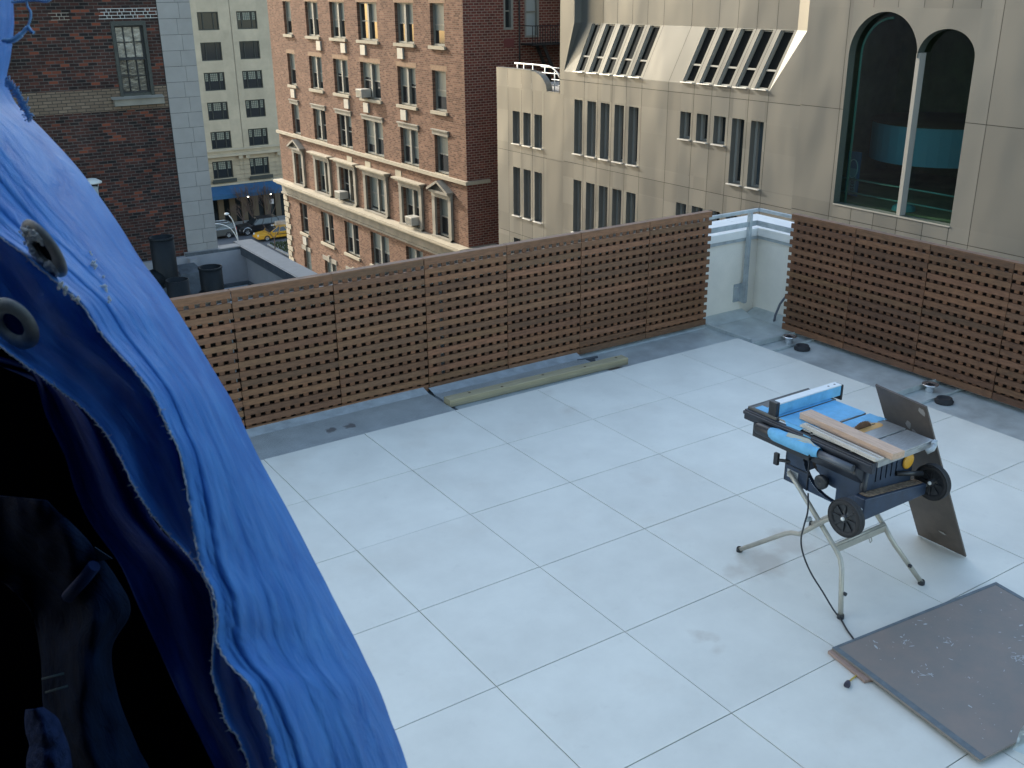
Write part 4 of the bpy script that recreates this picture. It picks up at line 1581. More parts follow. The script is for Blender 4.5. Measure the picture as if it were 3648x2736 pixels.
FB = Frame((0, .70, 0), (1, 0, 0), (0, 0, 1), (0, -1, 0))
seams = [-1.77, -.84, .09, 1.02, 1.952, 2.888, 3.82, 4.745, 5.675, 6.598]
lab1 = ['timber lattice panel cut off by the blue tarp edge',
        'first whole timber lattice panel right of the blue tarp, behind the stained metal grating',
        'timber lattice panel behind the gap between the two steel gratings, left of the green plank',
        'timber lattice panel behind the left end of the green plank',
        'timber lattice panel behind the right end of the green plank',
        'timber lattice panel left of the last one of the back screen',
        'last timber lattice panel of the back screen, toothed slat ends beside the white corner']
for i in range(2, 9):
    screen_panel(FB, seams[i], seams[i + 1], lab1[i - 2], GRP1, 40 + i)
FR = Frame((7.22, 0, 0), (0, 1, 0), (0, 0, 1), (-1, 0, 0))
sr = [.06, -.82, -1.71, -2.585, -3.46, -4.335, -5.21]
lab2 = ['first timber lattice panel of the right screen, with toothed slat ends beside the white corner', 'second timber lattice panel of the right screen, darker, below the arched window',
        'third timber lattice panel of the right screen, behind the leaning board', 'timber lattice panel of the right screen cut off by the right picture edge']
for i in range(4):
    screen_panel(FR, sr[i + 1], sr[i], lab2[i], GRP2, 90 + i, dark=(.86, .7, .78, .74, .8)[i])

# metal gratings in the gutter
pm = mat('perforated_steel', (0.44, 0.48, 0.48), 0.45, 0.2, var=.15, vscale=4)
nt = pm.node_tree
b = nt.nodes['Principled BSDF']
geo = nt.nodes.new('ShaderNodeNewGeometry')
vo = nt.nodes.new('ShaderNodeTexVoronoi')
vo.voronoi_dimensions = '2D'
vo.inputs['Scale'].default_value = 90
vo.inputs['Randomness'].default_value = 0
mpn = nt.nodes.new('ShaderNodeMapping')
mpn.inputs['Rotation'].default_value = (0, 0, rad(45))
nt.links.new(geo.outputs['Position'], mpn.inputs['Vector'])
nt.links.new(mpn.outputs['Vector'], vo.inputs['Vector'])
lt_ = nt.nodes.new('ShaderNodeMath')
lt_.operation = 'LESS_THAN'
lt_.inputs[1].default_value = .28
nt.links.new(vo.outputs['Distance'], lt_.inputs[0])
src = b.inputs['Base Color'].links[0].from_socket
mx = nt.nodes.new('ShaderNodeMix')
mx.data_type = 'RGBA'
nt.links.new(lt_.outputs[0], mx.inputs['Factor'])
nt.links.new(src, mx.inputs['A'])
mx.inputs['B'].default_value = (0.05, 0.06, 0.06, 1)
lk = mx.outputs['Result']
for (sx_, sy_, rr_) in ((1.66, .30, .06), (1.85, .28, .05)):
    vm = nt.nodes.new('ShaderNodeVectorMath')
    vm.operation = 'DISTANCE'
    nz = nt.nodes.new('ShaderNodeTexNoise')
    nz.inputs['Scale'].default_value = 14.0
    nt.links.new(geo.outputs['Position'], nz.inputs['Vector'])
    nt.links.new(geo.outputs['Position'], vm.inputs[0])
    vm.inputs[1].default_value = (sx_, sy_, -.05)
    ad = nt.nodes.new('ShaderNodeMath')
    ad.operation = 'MULTIPLY_ADD'
    nt.links.new(nz.outputs['Fac'], ad.inputs[0])
    ad.inputs[1].default_value = .12
    nt.links.new(vm.outputs['Value'], ad.inputs[2])
    mr = nt.nodes.new('ShaderNodeMapRange')
    mr.inputs['From Min'].default_value = rr_ + .07
    mr.inputs['From Max'].default_value = rr_ + .05
    mr.inputs['To Max'].default_value = .75
    nt.links.new(ad.outputs[0], mr.inputs['Value'])
    m2 = nt.nodes.new('ShaderNodeMix')
    m2.data_type = 'RGBA'
    nt.links.new(mr.outputs['Result'], m2.inputs['Factor'])
    nt.links.new(lk, m2.inputs['A'])
    m2.inputs['B'].default_value = (0.09, 0.08, 0.08, 1)
    lk = m2.outputs['Result']
nt.links.new(lk, b.inputs['Base Color'])
for (x0, x1, z, lab) in ((.78, 2.82, -.03, 'perforated steel grating with two dark stains along the foot of the back screen'),
                         (2.88, 4.70, -.052, 'perforated steel grating under the green plank')):
    gt = thing('steel_grating', (x0, .3, -.1), lab, 'grating', 'perforated steel gratings in the gutter')
    w = MB()
    w.box(x0, x1, .012, .56, z - .004, z)
    w.build('perforated_plate', pm, gt)
    w = MB()
    w.prism([(x0, .56, z - .004), (x0, .56, z), (x0, .68, z + .03), (x0, .68, z + .026)], (x1 - x0, 0, 0))
    w.build('upturned_edge', M['steel'], gt)
    w = MB()
    w.box(x0, x0 + .006, .012, .56, -.1, z - .005)
    w.box(x1 - .006, x1, .012, .56, -.1, z - .005)
    w.build('side_flange', M['steel'], gt)
# plank
pk = thing('timber_plank', (3.9, .27, -.05), 'long greenish treated timber lying on the steel grating along the back screen', 'plank')
w = MB()
A_, B_ = Vector((2.83, .235, -.012)), Vector((4.97, .19, -.012))
w.bar(A_, B_, .12, .075)
w.build('timber', mat('treated_pine', (0.33, 0.285, 0.18), 0.75, var=.2, vscale=6, stretch=(.5, 8, 8), bump=.1, bscale=30, detail=8), pk, bevel=.006)
w = MB()
dv = (B_ - A_).normalized()
for t, s_ in ((.12, .01), (.28, -.03), (.52, .02), (.75, -.02), (.95, .015)):
    c = A_ + (B_ - A_) * t + Vector((0, s_, .0375))
    w.lathe(c, (0, 0, 1), [(.016, -.002), (.014, .001), (0, .0015)], 10)
w.build('knots', mat('pine_knot', (0.10, 0.07, 0.035), 0.8), pk)
bk = MB()
bk.box(4.60, 4.76, .50, .60, -.099, -.075).box(4.70, 4.80, .47, .53, -.099, -.06).tube([(4.62, .55, -.06), (4.85, .5, -.05)], .015, 6)
tag(bk.build('loose_bracket', M['bronze'], base=(4.7, .54, -.1)), 'small dark metal bracket lying in the gutter behind the plank', 'bracket')

# drains and rubber plugs
for (x, y, t) in ((6.985, -.25, 'nearer the corner'), (6.99, -2.06, 'behind the leaning board')):
    dn = thing('roof_drain', (x, y, -.1), 'round stainless roof drain in the right gutter, ' + t, 'drain', 'roof drains')
    w = MB()
    w.lathe((x, y, -.1), (0, 0, 1), [(.045, 0), (.045, .06), (.05, .065), (.078, .07), (.08, .078), (.06, .082), (.04, .07), (0, .072)], 28)
    w.build('drain_bowl', M['chrome'], dn)
    w = MB()
    for k in range(5):
        w.box(x - .03, x + .03, y - .03 + k * .014, y - .026 + k * .014, -.028, -.022)
    w.build('drain_grid', M['iron'], dn)
for (x, y, t) in ((6.93, -.49, 'near the corner drain'), (6.85, -2.32, 'near the drain behind the leaning board')):
    w = MB()
    w.lathe((x, y, -.1), (0, 0, 1), [(.085, 0), (.088, .02), (.075, .035), (.072, .05), (.055, .052), (.05, .04), (0, .038)], 28)
    tag(w.build('rubber_ring', M['rubber'], base=(x, y, -.1)), 'black rubber ring cap lying in the right gutter ' + t, 'cap', 'rubber rings')

# ================================================================== TABLE SAW
M['navy'] = mat('navy_painted_steel', (0.022, 0.038, 0.070), 0.45, .1, var=.35, vscale=14, rvar=.1)
M['navy_dk'] = mat('navy_black_plastic', (0.016, 0.020, 0.030), 0.42, var=.3, vscale=20, rvar=.1)
M['alu'] = mat('worn_aluminium', (0.36, 0.37, 0.37), 0.42, .6, var=.2, vscale=18, rvar=.12, stretch=(1, 8, 1))
M['tape'] = mat('blue_masking_tape', (0.13, 0.40, 0.64), 0.62, var=.14, vscale=16, bump=.2, bscale=50)
M['stand'] = mat('stand_tube', (0.40, 0.38, 0.33), 0.42, .35, var=.12, vscale=12)
M['pine'] = mat('raw_pine', (0.52, 0.36, 0.26), 0.7, var=.16, vscale=8, stretch=(12, 1.2, 12), bump=.1, bscale=30, detail=8)
ZT = 1.05
saw = thing('table_saw', (3.41, -3.8, 0), 'navy jobsite table saw on a folding tube stand with blue masking tape over its table', 'table saw')
# --- body shell
w = MB()
FF = Frame((3.2, 0, 0), (0, 1, 0), (0, 0, 1), (-1, 0, 0))
cy, cz_, Ro, Ri = -3.955, .90, .262, .165
y0, y1, z0, z1 = -4.17, -3.56, .63, .965
ys = [y0 + (y1 - y0) * k / 60 for k in range(61)]


def slot(y):
    """z interval of the curved bevel slot in the front panel"""
    d = y - cy
    if d < -.02 or d > Ro:
        return None
    lo = cz_ - math.sqrt(max(0, Ro * Ro - d * d))
    hi = cz_ - (math.sqrt(Ri * Ri - d * d) if d < Ri else 0)
    return lo, min(hi, .895)


for a, b in zip(ys[:-1], ys[1:]):
    m_ = (a + b) / 2
    zl = z0 + .035 * max(0, min(1, (m_ + 4.05) / .2)) * 0
    sl_ = slot(m_)
    if sl_:
        FF.quad(w, a, b, zl, sl_[0])
        FF.quad(w, a, b, sl_[1], z1)
    else:
        FF.quad(w, a, b, zl, z1)
ysl = [k for k in ys if slot(k)]
for a, b in zip(ysl[:-1], ysl[1:]):
    sa, sb = slot(a), slot(b)
    for q in (0, 1):
        w.add([FF.p(a, sa[q]), FF.p(b, sb[q]), FF.p(b, sb[q], -.03), FF.p(a, sa[q], -.03)], [(0, 1, 2, 3)])
SD = Frame((0, -4.17, 0), (1, 0, 0), (0, 0, 1), (0, -1, 0))
vents = [(3.30 + k * .048, 3.312 + k * .048, .83, .95) for k in range(5)]
SD.wall(w, 3.2, 3.66, z0, z1, vents, .02)
w.box(3.2, 3.66, y1 - .006, y1, z0, z1)
w.box(3.654, 3.66, y0, y1, z0, z1)
w.box(3.203, 3.657, y0 + .003, y1 - .003, z1 - .01, z1)
w.build('body', M['navy'], saw)
w = MB()
w.tube([(3.205, -4.165, z0 + .02), (3.205, -4.165, z1 - .01)], .022, 12)
w.build('corner_post', M['navy_dk'], saw)
w = MB()
w.box(3.193, 3.199, -3.77, -3.565, .745, .752)
w.box(3.190, 3.199, -3.76, -3.752, .632, .95)
w.build('body_rib', M['navy_dk'], saw)
w = MB()
w.box(3.30, 3.60, -4.12, -3.98, .66, .93)
w.tube([(3.28, -3.78, .8), (3.5, -3.78, .83)], .07, 16)
w.build('motor', mat('dusty_motor', (0.07, 0.05, 0.04), 0.8, var=.5, vscale=20), saw)
# shoulder below the rail
w = MB()
w.prism([(3.199, -3.56, .84), (3.199, -3.56, .965), (3.12, -3.56, .975), (3.11, -3.56, .93)], (0, -.61, 0))
w.build('front_shoulder', M['navy_dk'], saw, bevel=.006)
# skirt tray
w = MB()
w.prism([(3.12, -4.172, .80), (3.72, -4.172, .735), (3.72, -4.172, .66), (3.12, -4.172, .655)], (0, -.078, 0))
w.prism([(3.14, -4.0, .66), (3.14, -4.17, .80), (3.14, -4.17, .655), (3.14, -4.0, .64)], (.05, 0, 0))
w.build('rear_tray', M['navy'], saw, bevel=.006)
w = MB()
w.prism([(3.16, -4.175, .7985), (3.70, -4.175, .7400), (3.70, -4.235, .7400), (3.16, -4.235, .7985)], (0, 0, .003))
w.build('sawdust', mat('sawdust', (0.20, 0.14, 0.09), 0.95, var=.7, vscale=40), saw)
# rating plate
w = MB()
FF.box(w, -3.675, -3.585, .665, .72, .001, .0025)
pl = w.build('rating_plate', mat('silver_label', (0.42, 0.44, 0.45), 0.5, var=.15, vscale=60), saw)
w = MB()
for k, (a, b) in enumerate(((-3.665, -3.60), (-3.668, -3.63), (-3.66, -3.61), (-3.64, -3.605))):
    FF.box(w, a, b, .705 - k * .011, .708 - k * .011, .0026, .003)
w.build('plate_print', mat('faint_print', (0.22, 0.23, 0.25), 0.6), pl)
# knobs
w = MB()
w.lathe((3.20, -3.90, .765), (-1, 0, 0), [(.018, 0), (.018, .03), (.043, .032), (.047, .04), (.047, .062), (.04, .068), (.012, .066), (0, .06)], 24)
w.bar((3.14, -3.935, .765), (3.14, -3.865, .765), .012, .012)
w.build('handwheel', M['black'], saw)
w = MB()
w.tube([(3.21, -3.60, .77), (3.17, -3.53, .765)], .012, 8)
w.obox((3.165, -3.515, .77), (.012, 0, 0), (0, .018, 0), (0, 0, .042))
w.build('bevel_lock_knob', M['black'], saw, bevel=.006)
w = MB()
w.lathe((3.60, -4.175, .895), (0, -1, 0), [(.05, 0), (.052, .006), (.04, .012), (0, .014)], 24)
w.build('yellow_guard', mat('yellow_plastic', (0.62, 0.32, 0.03), 0.45), saw)
w = MB()
w.tube([(3.50, -4.17, .835), (3.70, -4.22, .80)], .016, 10)
w.build('tool_peg', M['black'], saw)
# --- rails
w = MB()
w.tube([(3.10, -3.385, .965), (3.10, -3.40, .965), (3.10, -3.86, .965)], [.030, .040, .040], 18)
w.obox((3.10, -3.60, .945), (.014, 0, 0), (0, .235, 0), (0, 0, .045))
w.build('front_rail_grip', M['black'], saw)
w = MB()
w.tube([(3.10, -3.86, .972), (3.10, -4.15, .972)], .023, 14)
w.lathe((3.10, -4.15, .972), (0, -1, 0), [(.023, 0), (.024, .002), (.016, .003), (.015, -.02)], 14)
w.build('front_rail', mat('dark_grey_rail', (0.12, 0.13, 0.15), 0.4, .3), saw)
w = MB()
rs = random.Random(6)
for k in range(5):
    pass
w.tube([(3.098, -3.50, .970), (3.094, -3.56, .972), (3.092, -3.72, .975), (3.096, -3.84, .975), (3.10, -3.90, .978)], [.034, .0435, .0445, .0435, .030], 14, cap=False)
w.build('rail_tape_wrap', M['tape'], saw)
w = MB()
w.prism([(3.06, -3.70, 1.0), (3.075, -3.86, .998), (3.10, -3.90, 1.008), (3.078, -3.78, 1.02)], (0, 0, .004))
w.add([(3.064, -3.66, 1.012), (3.10, -3.645, 1.022), (3.115, -3.80, 1.03), (3.09, -3.88, 1.014)], [(0, 1, 2, 3)])
w.build('torn_tape', mat('tape_backing', (0.42, 0.42, 0.34), 0.7), saw, fix=False)
w = MB()
w.box(3.132, 3.165, -4.26, -3.235, .965, 1.035)
w.box(3.118, 3.132, -4.26, -3.235, 1.005, 1.028)
w.build('table_front_rail', M['navy_dk'], saw, bevel=.004)
w = MB()
w.box(3.67, 3.70, -4.25, -3.24, .975, 1.030)
w.build('table_back_rail', M['navy_dk'], saw, bevel=.004)
for (a, b) in ((-3.60, -3.57), (-4.14, -4.10)):
    w = MB()
    w.box(3.17, 3.67, a, b, .966, 1.03)
    w.build('cross_member', M['navy_dk'], saw)
# --- table top
w = MB()
w.box(3.17, 3.70, -3.760, -3.498, ZT - .012, ZT)
w.box(3.17, 3.70, -4.062, -3.776, ZT - .012, ZT)
w.box(3.17, 3.69, -4.27, -4.078, ZT - .012, ZT)
w.box(3.17, 3.69, -3.776, -3.760, ZT - .02, ZT - .0125)
w.box(3.17, 3.69, -4.078, -4.062, ZT - .02, ZT - .0125)
w.box(3.168, 3.69, -4.272, -4.262, ZT - .045, ZT - .012)
w.build('table_top', M['alu'], saw, bevel=.0015)
w = MB()
w.box(3.165, 3.735, -3.488, -3.245, ZT - .028, ZT - .001)
w.box(3.155, 3.735, -3.255, -3.243, ZT - .05, ZT + .002)
w.box(3.155, 3.167, -3.488, -3.243, ZT - .06, ZT + .003)
w.build('side_extension', mat('dark_grey_extension', (0.12, 0.115, 0.105), 0.55, .2, var=.15, vscale=12), saw, bevel=.003)
w = MB()
w.box(3.33, 3.66, -3.335, -3.285, ZT - .001, ZT + .0006)
sk = w.build('instruction_sticker', mat('blue_sticker', (0.10, 0.20, 0.50), 0.5, var=.3, vscale=60), saw)
w = MB()
for k in range(12):
    w.box(3.36 + k * .024, 3.372 + k * .024, -3.325, -3.30 - .008 * (k % 3), ZT + .0008, ZT + .0012)
w.build('sticker_print', mat('pale_sticker_print', (0.35, 0.45, 0.65), 0.5), sk)
# --- masking tape sheets with ragged edges
w = MB()
rs = random.Random(9)


def ragged(xa, xb, ya, yb, z, rag=.008, n=16):
    """tape sheet; the edges at xa, xb and the -y side are torn"""
    top = [(xa + (xb - xa) * k / n, yb) for k in range(n + 1)]
    bot = [(xa + (xb - xa) * k / n + rs.uniform(-rag, rag) * (0 < k < n), ya + rs.uniform(-rag, rag)) for k in range(n + 1)]
    v = []
    for (x, y) in top:
        v.append((x, y, z))
    for (x, y) in bot:
        v.append((x, y, z))
    f = [(k, k + 1, n + 2 + k, n + 1 + k) for k in range(n)]
    w.add(v, f)


ragged(3.172, 3.705, -3.757, -3.50, ZT + .0015)
ragged(3.40, 3.712, -3.86, -3.779, ZT + .0015, .014)
ragged(3.60, 3.72, -3.90, -3.85, ZT + .0018, .01, 6)
ragged(3.19, 3.70, -3.487, -3.335, ZT + .0015, .001)
ragged(3.17, 3.24, -3.40, -3.29, ZT + .0022, .006, 5)
w.add([(3.17, -3.55, ZT + .001), (3.17, -3.70, ZT + .001), (3.135, -3.68, ZT - .03), (3.138, -3.60, ZT - .02)], [(0, 1, 2, 3)])
w.add([(3.130, -3.74, ZT - .012), (3.130, -3.80, ZT - .016), (3.128, -3.79, ZT - .07), (3.128, -3.735, ZT - .06)], [(0, 1, 2, 3)])
w.build('masking_tape', M['tape'], saw, fix=False)
# --- rip fence
w = MB()
w.box(3.20, 3.80, -3.468, -3.418, ZT + .003, ZT + .075)
rf = w.build('rip_fence', M['tape'], saw, bevel=.003)
w = MB()
w.box(3.19, 3.80, -3.469, -3.412, ZT + .0755, ZT + .084)
w.box(3.19, 3.80, -3.415, -3.408, ZT + .03, ZT + .083)
w.build('fence_cap', mat('white_fence_cap', (0.66, 0.68, 0.68), 0.45, .1), rf, bevel=.001)
w = MB()
for x in (3.70, 3.76):
    w.lathe((x, -3.44, ZT + .0845), (0, 0, 1), [(.008, 0), (.007, .001), (0, .0012)], 12)
    w.build('cap_hole', M['black'], rf)
    w = MB()
w.box(3.165, 3.198, -3.475, -3.41, ZT - .055, ZT + .095)
w.build('fence_clamp', M['black'], rf, bevel=.003)
w = MB()
w.box(3.80, 3.815, -3.475, -3.41, ZT - .03, ZT + .08)
w.build('rear_clamp', M['black'], rf, bevel=.003)
w = MB()
w.tube([(3.155, -3.44, ZT - .04), (3.12, -3.44, ZT - .095)], .006, 8)
w.build('clamp_screw', M['cap'], rf)
# --- blade and insert
w = MB()
pts = []
for k in range(13):
    a = -math.pi / 2 + math.pi * k / 12
    pts.append((3.60 + .035 * math.cos(a), -3.925 + .035 * math.sin(a) * 1.0))
for k in range(13):
    a = math.pi / 2 + math.pi * k / 12
    pts.append((3.33 + .035 * math.cos(a), -3.925 + .035 * math.sin(a)))
w.add([(x, y, ZT + .0012) for x, y in pts], [list(range(len(pts)))])
ins = w.build('throat_plate', mat('orange_plastic_insert', (0.55, 0.31, 0.10), 0.5, var=.12, vscale=20), saw, fix=False)
w = MB()
w.box(3.36, 3.60, -3.913, -3.903, ZT + .0011, ZT + .002)
w.build('blade_slot', M['iron'], ins)
w = MB()
NT = 48
bc = Vector((3.47, -3.908, ZT - .075))
rim_ = []
for k in range(NT * 2):
    a = 2 * math.pi * k / (NT * 2)
    r_ = .119 if k % 2 else .125
    rim_.append(bc + Vector((math.cos(a) * r_, 0, math.sin(a) * r_)))
w.prism([p + Vector((0, -.0015, 0)) for p in rim_], (0, .003, 0))
w.build('saw_blade', mat('rusty_blade', (0.16, 0.10, 0.07), 0.45, .6, var=.4, vscale=30), saw)
# miter track along the right table end, clip
w = MB()
w.obox((3.675, -4.285, ZT - .012), (.028, .008, 0), (0, .012, 0), (0, 0, .012))
w.tube([(3.60, -4.29, ZT - .05), (3.63, -4.31, ZT - .03), (3.66, -4.30, ZT - .015)], .016, 8)
w.build('side_clip', M['steel'], saw)
# wheels
for (x, nm) in ((2.93, 'f'), (3.745, 'r')):
    yw, zw, r_ = -4.255, .735, .115
    t = MB()
    t.lathe((x, yw, zw), (1, 0, 0), [(r_ * .72, .008), (r_ * .78, 0), (r_ * .93, 0), (r_, .010), (r_, .040), (r_ * .93, .05), (r_ * .72, .048)], 40)
    for k in range(44):
        a = 2 * math.pi * k / 44
        for s_ in (0, 1):
            c = Vector((x + .013 + s_ * .022, yw, zw))
            aa = a + (.09 if s_ else 0)
            d = Vector((0, math.cos(aa), math.sin(aa)))
            tg = Vector((0, -math.sin(aa), math.cos(aa)))
            t.obox(c + d * (r_ - .0005), (.010, 0, 0), tg * .0085, d * .0030)
    tw = t.build('wheel', M['rubber'], saw)
    t = MB()
    t.lathe((x, yw, zw), (1, 0, 0), [(0, -.004), (.020, -.004), (.026, .004), (.03, .012), (r_ * .45, .014), (r_ * .74, .010)], 32)
    for k in range(8):
        a = 2 * math.pi * k / 8
        c = Vector((x + .010, yw, zw))
        d = Vector((0, math.cos(a), math.sin(a)))
        t.bar(c + d * .02, c + d * r_ * .72, .010, .012, up=(1, 0, 0))
    t.build('rim', M['black'], tw)
    t = MB()
    t.lathe((x - .004, yw, zw), (-1, 0, 0), [(.013, 0), (.013, .004), (.008, .011), (0, .013)], 16)
    t.build('hub_cap', M['cap'], tw)
w = MB()
w.tube([(2.95, -4.232, .735), (3.75, -4.232, .71)], .009, 8)
w.build('axle', M['steel'], saw)
# stand
for (xa, xf, yf) in ((3.17, 3.04, -4.24), (3.65, 3.78, -4.28)):
    w = MB()
    w.tube([(xa, -3.62, .72), (xa, -3.72, .64), (xa, -4.05, .35), (xa, -4.09, .305), (xa + (xf - xa) * .15, -4.125, .25), (xf, yf, .012)], .016, 12)
    lg = w.build('leg', M['stand'], saw)
    w = MB()
    w.lathe((xf, yf, 0), (0, 0, 1), [(0, 0), (.022, .0), (.022, .02), (.018, .03)], 14)
    w.build('foot_cap', M['black'], lg)
    w = MB()
    fr_ = .5
    px_ = xa + (xf - xa) * (1 - .16 / .25)
    c = Vector((xa + (xf - xa) * .5, (-4.125 + yf) / 2 - .0, .13))
    w.lathe(c + Vector((0, -.012, 0)), (0, -1, 0), [(.012, 0), (.012, .018), (0, .02)], 10)
    w.build('lock_button', M['black'], lg)
for (xa, xf, yf) in ((3.125, 3.108, -3.313), (3.695, 3.80, -3.35)):
    w = MB()
    w.tube([(xa, -4.20, .70), (xa, -4.14, .67), (xa, -3.98, .54), (xa, -3.84, .40), (xa, -3.795, .355), (xa, -3.73, .335), (xa, -3.68, .305), (xf, yf, .012)], .016, 12)
    lg = w.build('leg', M['stand'], saw)
    w = MB()
    w.lathe((xf, yf, 0), (0, 0, 1), [(0, 0), (.022, .0), (.022, .02), (.018, .03)], 14)
    w.build('foot_cap', M['black'], lg)
w = MB()
w.bar((3.17, -4.052, .352), (3.65, -4.052, .352), .012, .045)
w.tube([(3.17, -4.04, .375), (3.65, -4.04, .375)], .012, 10)
w.build('cross_bar', M['stand'], saw)
w = MB()
w.tube([(3.48, -4.06, .33), (3.49, -4.065, .30), (3.505, -4.065, .31), (3.50, -4.06, .335)], .004, 6)
w.build('hook', M['stand'], saw)
for x in (3.105, 3.71):
    w = MB()
    w.lathe((x, -3.865, .50), (-1, 0, 0), [(.016, -.02), (.016, .012), (.010, .016), (0, .018)], 12)
    w.build('pivot_bolt', M['steel'], saw)
# power cord
w = MB()
ctrl = [(3.16, -3.80, .64), (3.10, -3.86, .56), (3.03, -3.90, .50), (2.99, -3.92, .42), (3.0, -3.94, .32), (3.03, -3.99, .20), (3.05, -4.08, .10), (3.04, -4.18, .03), (3.02, -4.26, .008), (2.96, -4.36, .007), (2.905, -4.473, .007), (2.88, -4.52, .007)]


def smooth(ps, n=6):
    ps = [Vector(p) for p in ps]
    out_ = []
    for i in range(len(ps) - 1):
        p0, p1, p2, p3 = ps[max(i - 1, 0)], ps[i], ps[i + 1], ps[min(i + 2, len(ps) - 1)]
        for k in range(n):
            t = k / n
            out_.append(.5 * ((2 * p1) + (-p0 + p2) * t + (2 * p0 - 5 * p1 + 4 * p2 - p3) * t * t + (-p0 + 3 * p1 - 3 * p2 + p3) * t ** 3))
    out_.append(ps[-1])
    return out_


w.tube(smooth(ctrl), .0055, 8)
w.build('power_cord', M['black'], saw)

# beam and strip lying on the saw
bm_ = MB()
bm_.prism([(3.266, -3.582, ZT + .004), (3.370, -3.585, ZT + .004), (3.328, -4.328, ZT + .004), (3.228, -4.318, ZT + .004)], (0, 0, .042))
tag(bm_.build('timber_beam', M['pine'], base=(3.3, -3.95, ZT), bevel=.003), 'short raw pine beam lying across the right half of the table saw', 'timber')
bm_ = MB()
bm_.prism([(3.178, -3.665, ZT + .002), (3.238, -3.662, ZT + .002), (3.215, -4.275, ZT + .002), (3.135, -4.272, ZT + .002)], (0, 0, .010))
bm_.prism([(3.180, -3.68, ZT + .012), (3.190, -3.68, ZT + .012), (3.149, -4.268, ZT + .012), (3.139, -4.268, ZT + .012)], (0, 0, .012))
bm_.prism([(3.215, -3.68, ZT + .012), (3.222, -3.68, ZT + .012), (3.192, -4.268, ZT + .012), (3.185, -4.268, ZT + .012)], (0, 0, .007))
tag(bm_.build('moulding_strip', mat('primed_moulding', (0.52, 0.48, 0.42), 0.6, var=.12, vscale=20), base=(3.2, -3.95, ZT)), 'pale ribbed moulding strip lying beside the pine beam on the table saw', 'moulding')

# leaning board
M['ply'] = mat('dirty_film_plywood', (0.085, 0.068, 0.058), 0.55, var=.32, vscale=7, rvar=.12, detail=9)
ld = thing('leaning_board', (4.3, -4.05, 0), 'dark brown film faced board leaning against the back of the table saw', 'board')
w = MB()
TL, TR, BR, BL = Vector((3.70, -3.80, 1.258)), Vector((3.705, -4.175, 1.23)), Vector((4.312, -4.243, .004)), Vector((4.308, -3.871, .004))
nn = (TR - TL).cross(BL - TL).normalized()
if nn.x < 0:
    nn = -nn
w.prism([TL, TR, BR, BL], nn * .012)
w.build('panel', M['ply'], ld)
w = MB()
ux, uy = (TR - TL), (BL - TL)


def blob(mb, o, ax, ay, r, rnd, sx=1.0, sy=1.0, h=.0008, n=12, nrm=None):
    c = o
    ring_ = []
    for k in range(n):
        a = 2 * math.pi * k / n
        q = r * rnd.uniform(.6, 1.2)
        ring_.append(c + ax * math.cos(a) * q * sx + ay * math.sin(a) * q * sy + nrm * h)
    mb.add(ring_, [list(range(n))])


rs = random.Random(4)
ax, ay = ux.normalized(), uy.normalized()
blobs_ = []
blob(w, TL + ux * .90 + uy * .045, ax, ay, .032, rs, .8, 1.2, nrm=-nn)
blob(w, TL + ux * .52 + uy * .17, ax, ay, .028, rs, .8, 1.3, nrm=-nn)
blob(w, TL + ux * .60 + uy * .205, ax, ay, .022, rs, 1, 1, nrm=-nn)
blob(w, TL + ux * .62 + uy * .87, ax, ay, .02, rs, 1.6, .5, nrm=-nn)
cp_ = mat('chipped_patch', (0.26, 0.25, 0.24), 0.8)
for (i0, fs) in ((0, (0,)), (1, (1, 2)), (3, (3,))):
    w3 = MB()
    for q_ in fs:
        w3.add([w.v[i_] for i_ in w.f[q_]], [list(range(len(w.f[q_])))])
    w3.build('bare_patch', cp_, ld, fix=False)

# flat board on the pavers
fb = thing('flat_board', (3.4, -5.0, 0), 'large brown plywood sheet with grey taped edges lying flat on the pavers, paint flecked', 'board')
L0, T0, B0 = Vector((2.714, -4.446, .022)), Vector((4.144, -4.57, .022)), Vector((2.584, -5.483, .022))
ex, ey = (T0 - L0), (B0 - L0)
ex *= 1.0
w = MB()
w.prism([L0, L0 + ex, L0 + ex + ey, L0 + ey], (0, 0, .014))
M['ply2'] = mat('dirty_brown_plywood', (0.225, 0.182, 0.155), 0.6, var=.3, vscale=4.5, rvar=.15, detail=10, color2=(0.178, 0.168, 0.155), bump=.1, bscale=40)
w.build('panel', M['ply2'], fb)
w = MB()
exn, eyn = ex.normalized(), ey.normalized()
zt_ = Vector((0, 0, .0145))
w.prism([L0 + zt_, L0 + exn * .034 + zt_, L0 + ey + exn * .042 + zt_, L0 + ey + zt_], (0, 0, .0015))
w.prism([L0 + zt_ + exn * .035, L0 + ex + zt_, L0 + ex + eyn * .022 + zt_, L0 + exn * .035 + eyn * .016 + zt_], (0, 0, .0015))
w.prism([L0 + ex + zt_ - exn * .03 + eyn * .027, L0 + ex + zt_ + eyn * .027, L0 + ex + ey + zt_, L0 + ex + ey - exn * .03 + zt_], (0, 0, .0015))
w.build('edge_tape', mat('grey_edge_tape', (0.11, 0.135, 0.15), 0.6, var=.2, vscale=20), fb)
w = MB()
rs = random.Random(31)
for k in range(120):
    r_ = rs.choice((.003, .004, .005, .006, .008)) * rs.uniform(.5, 1.2)
    if k > 110:
        r_ = rs.uniform(.010, .016)
    c = L0 + ex * rs.uniform(.08, .95) + ey * rs.uniform(.05, .96) + zt_
    a = rs.uniform(0, 3.14)
    A_ = Vector((math.cos(a), math.sin(a), 0))
    blob(w, c, A_, Vector((-A_.y, A_.x, 0)), r_, rs, rs.uniform(1, 1.8), rs.uniform(.3, .7), h=.0006, n=9, nrm=Vector((0, 0, 1)))
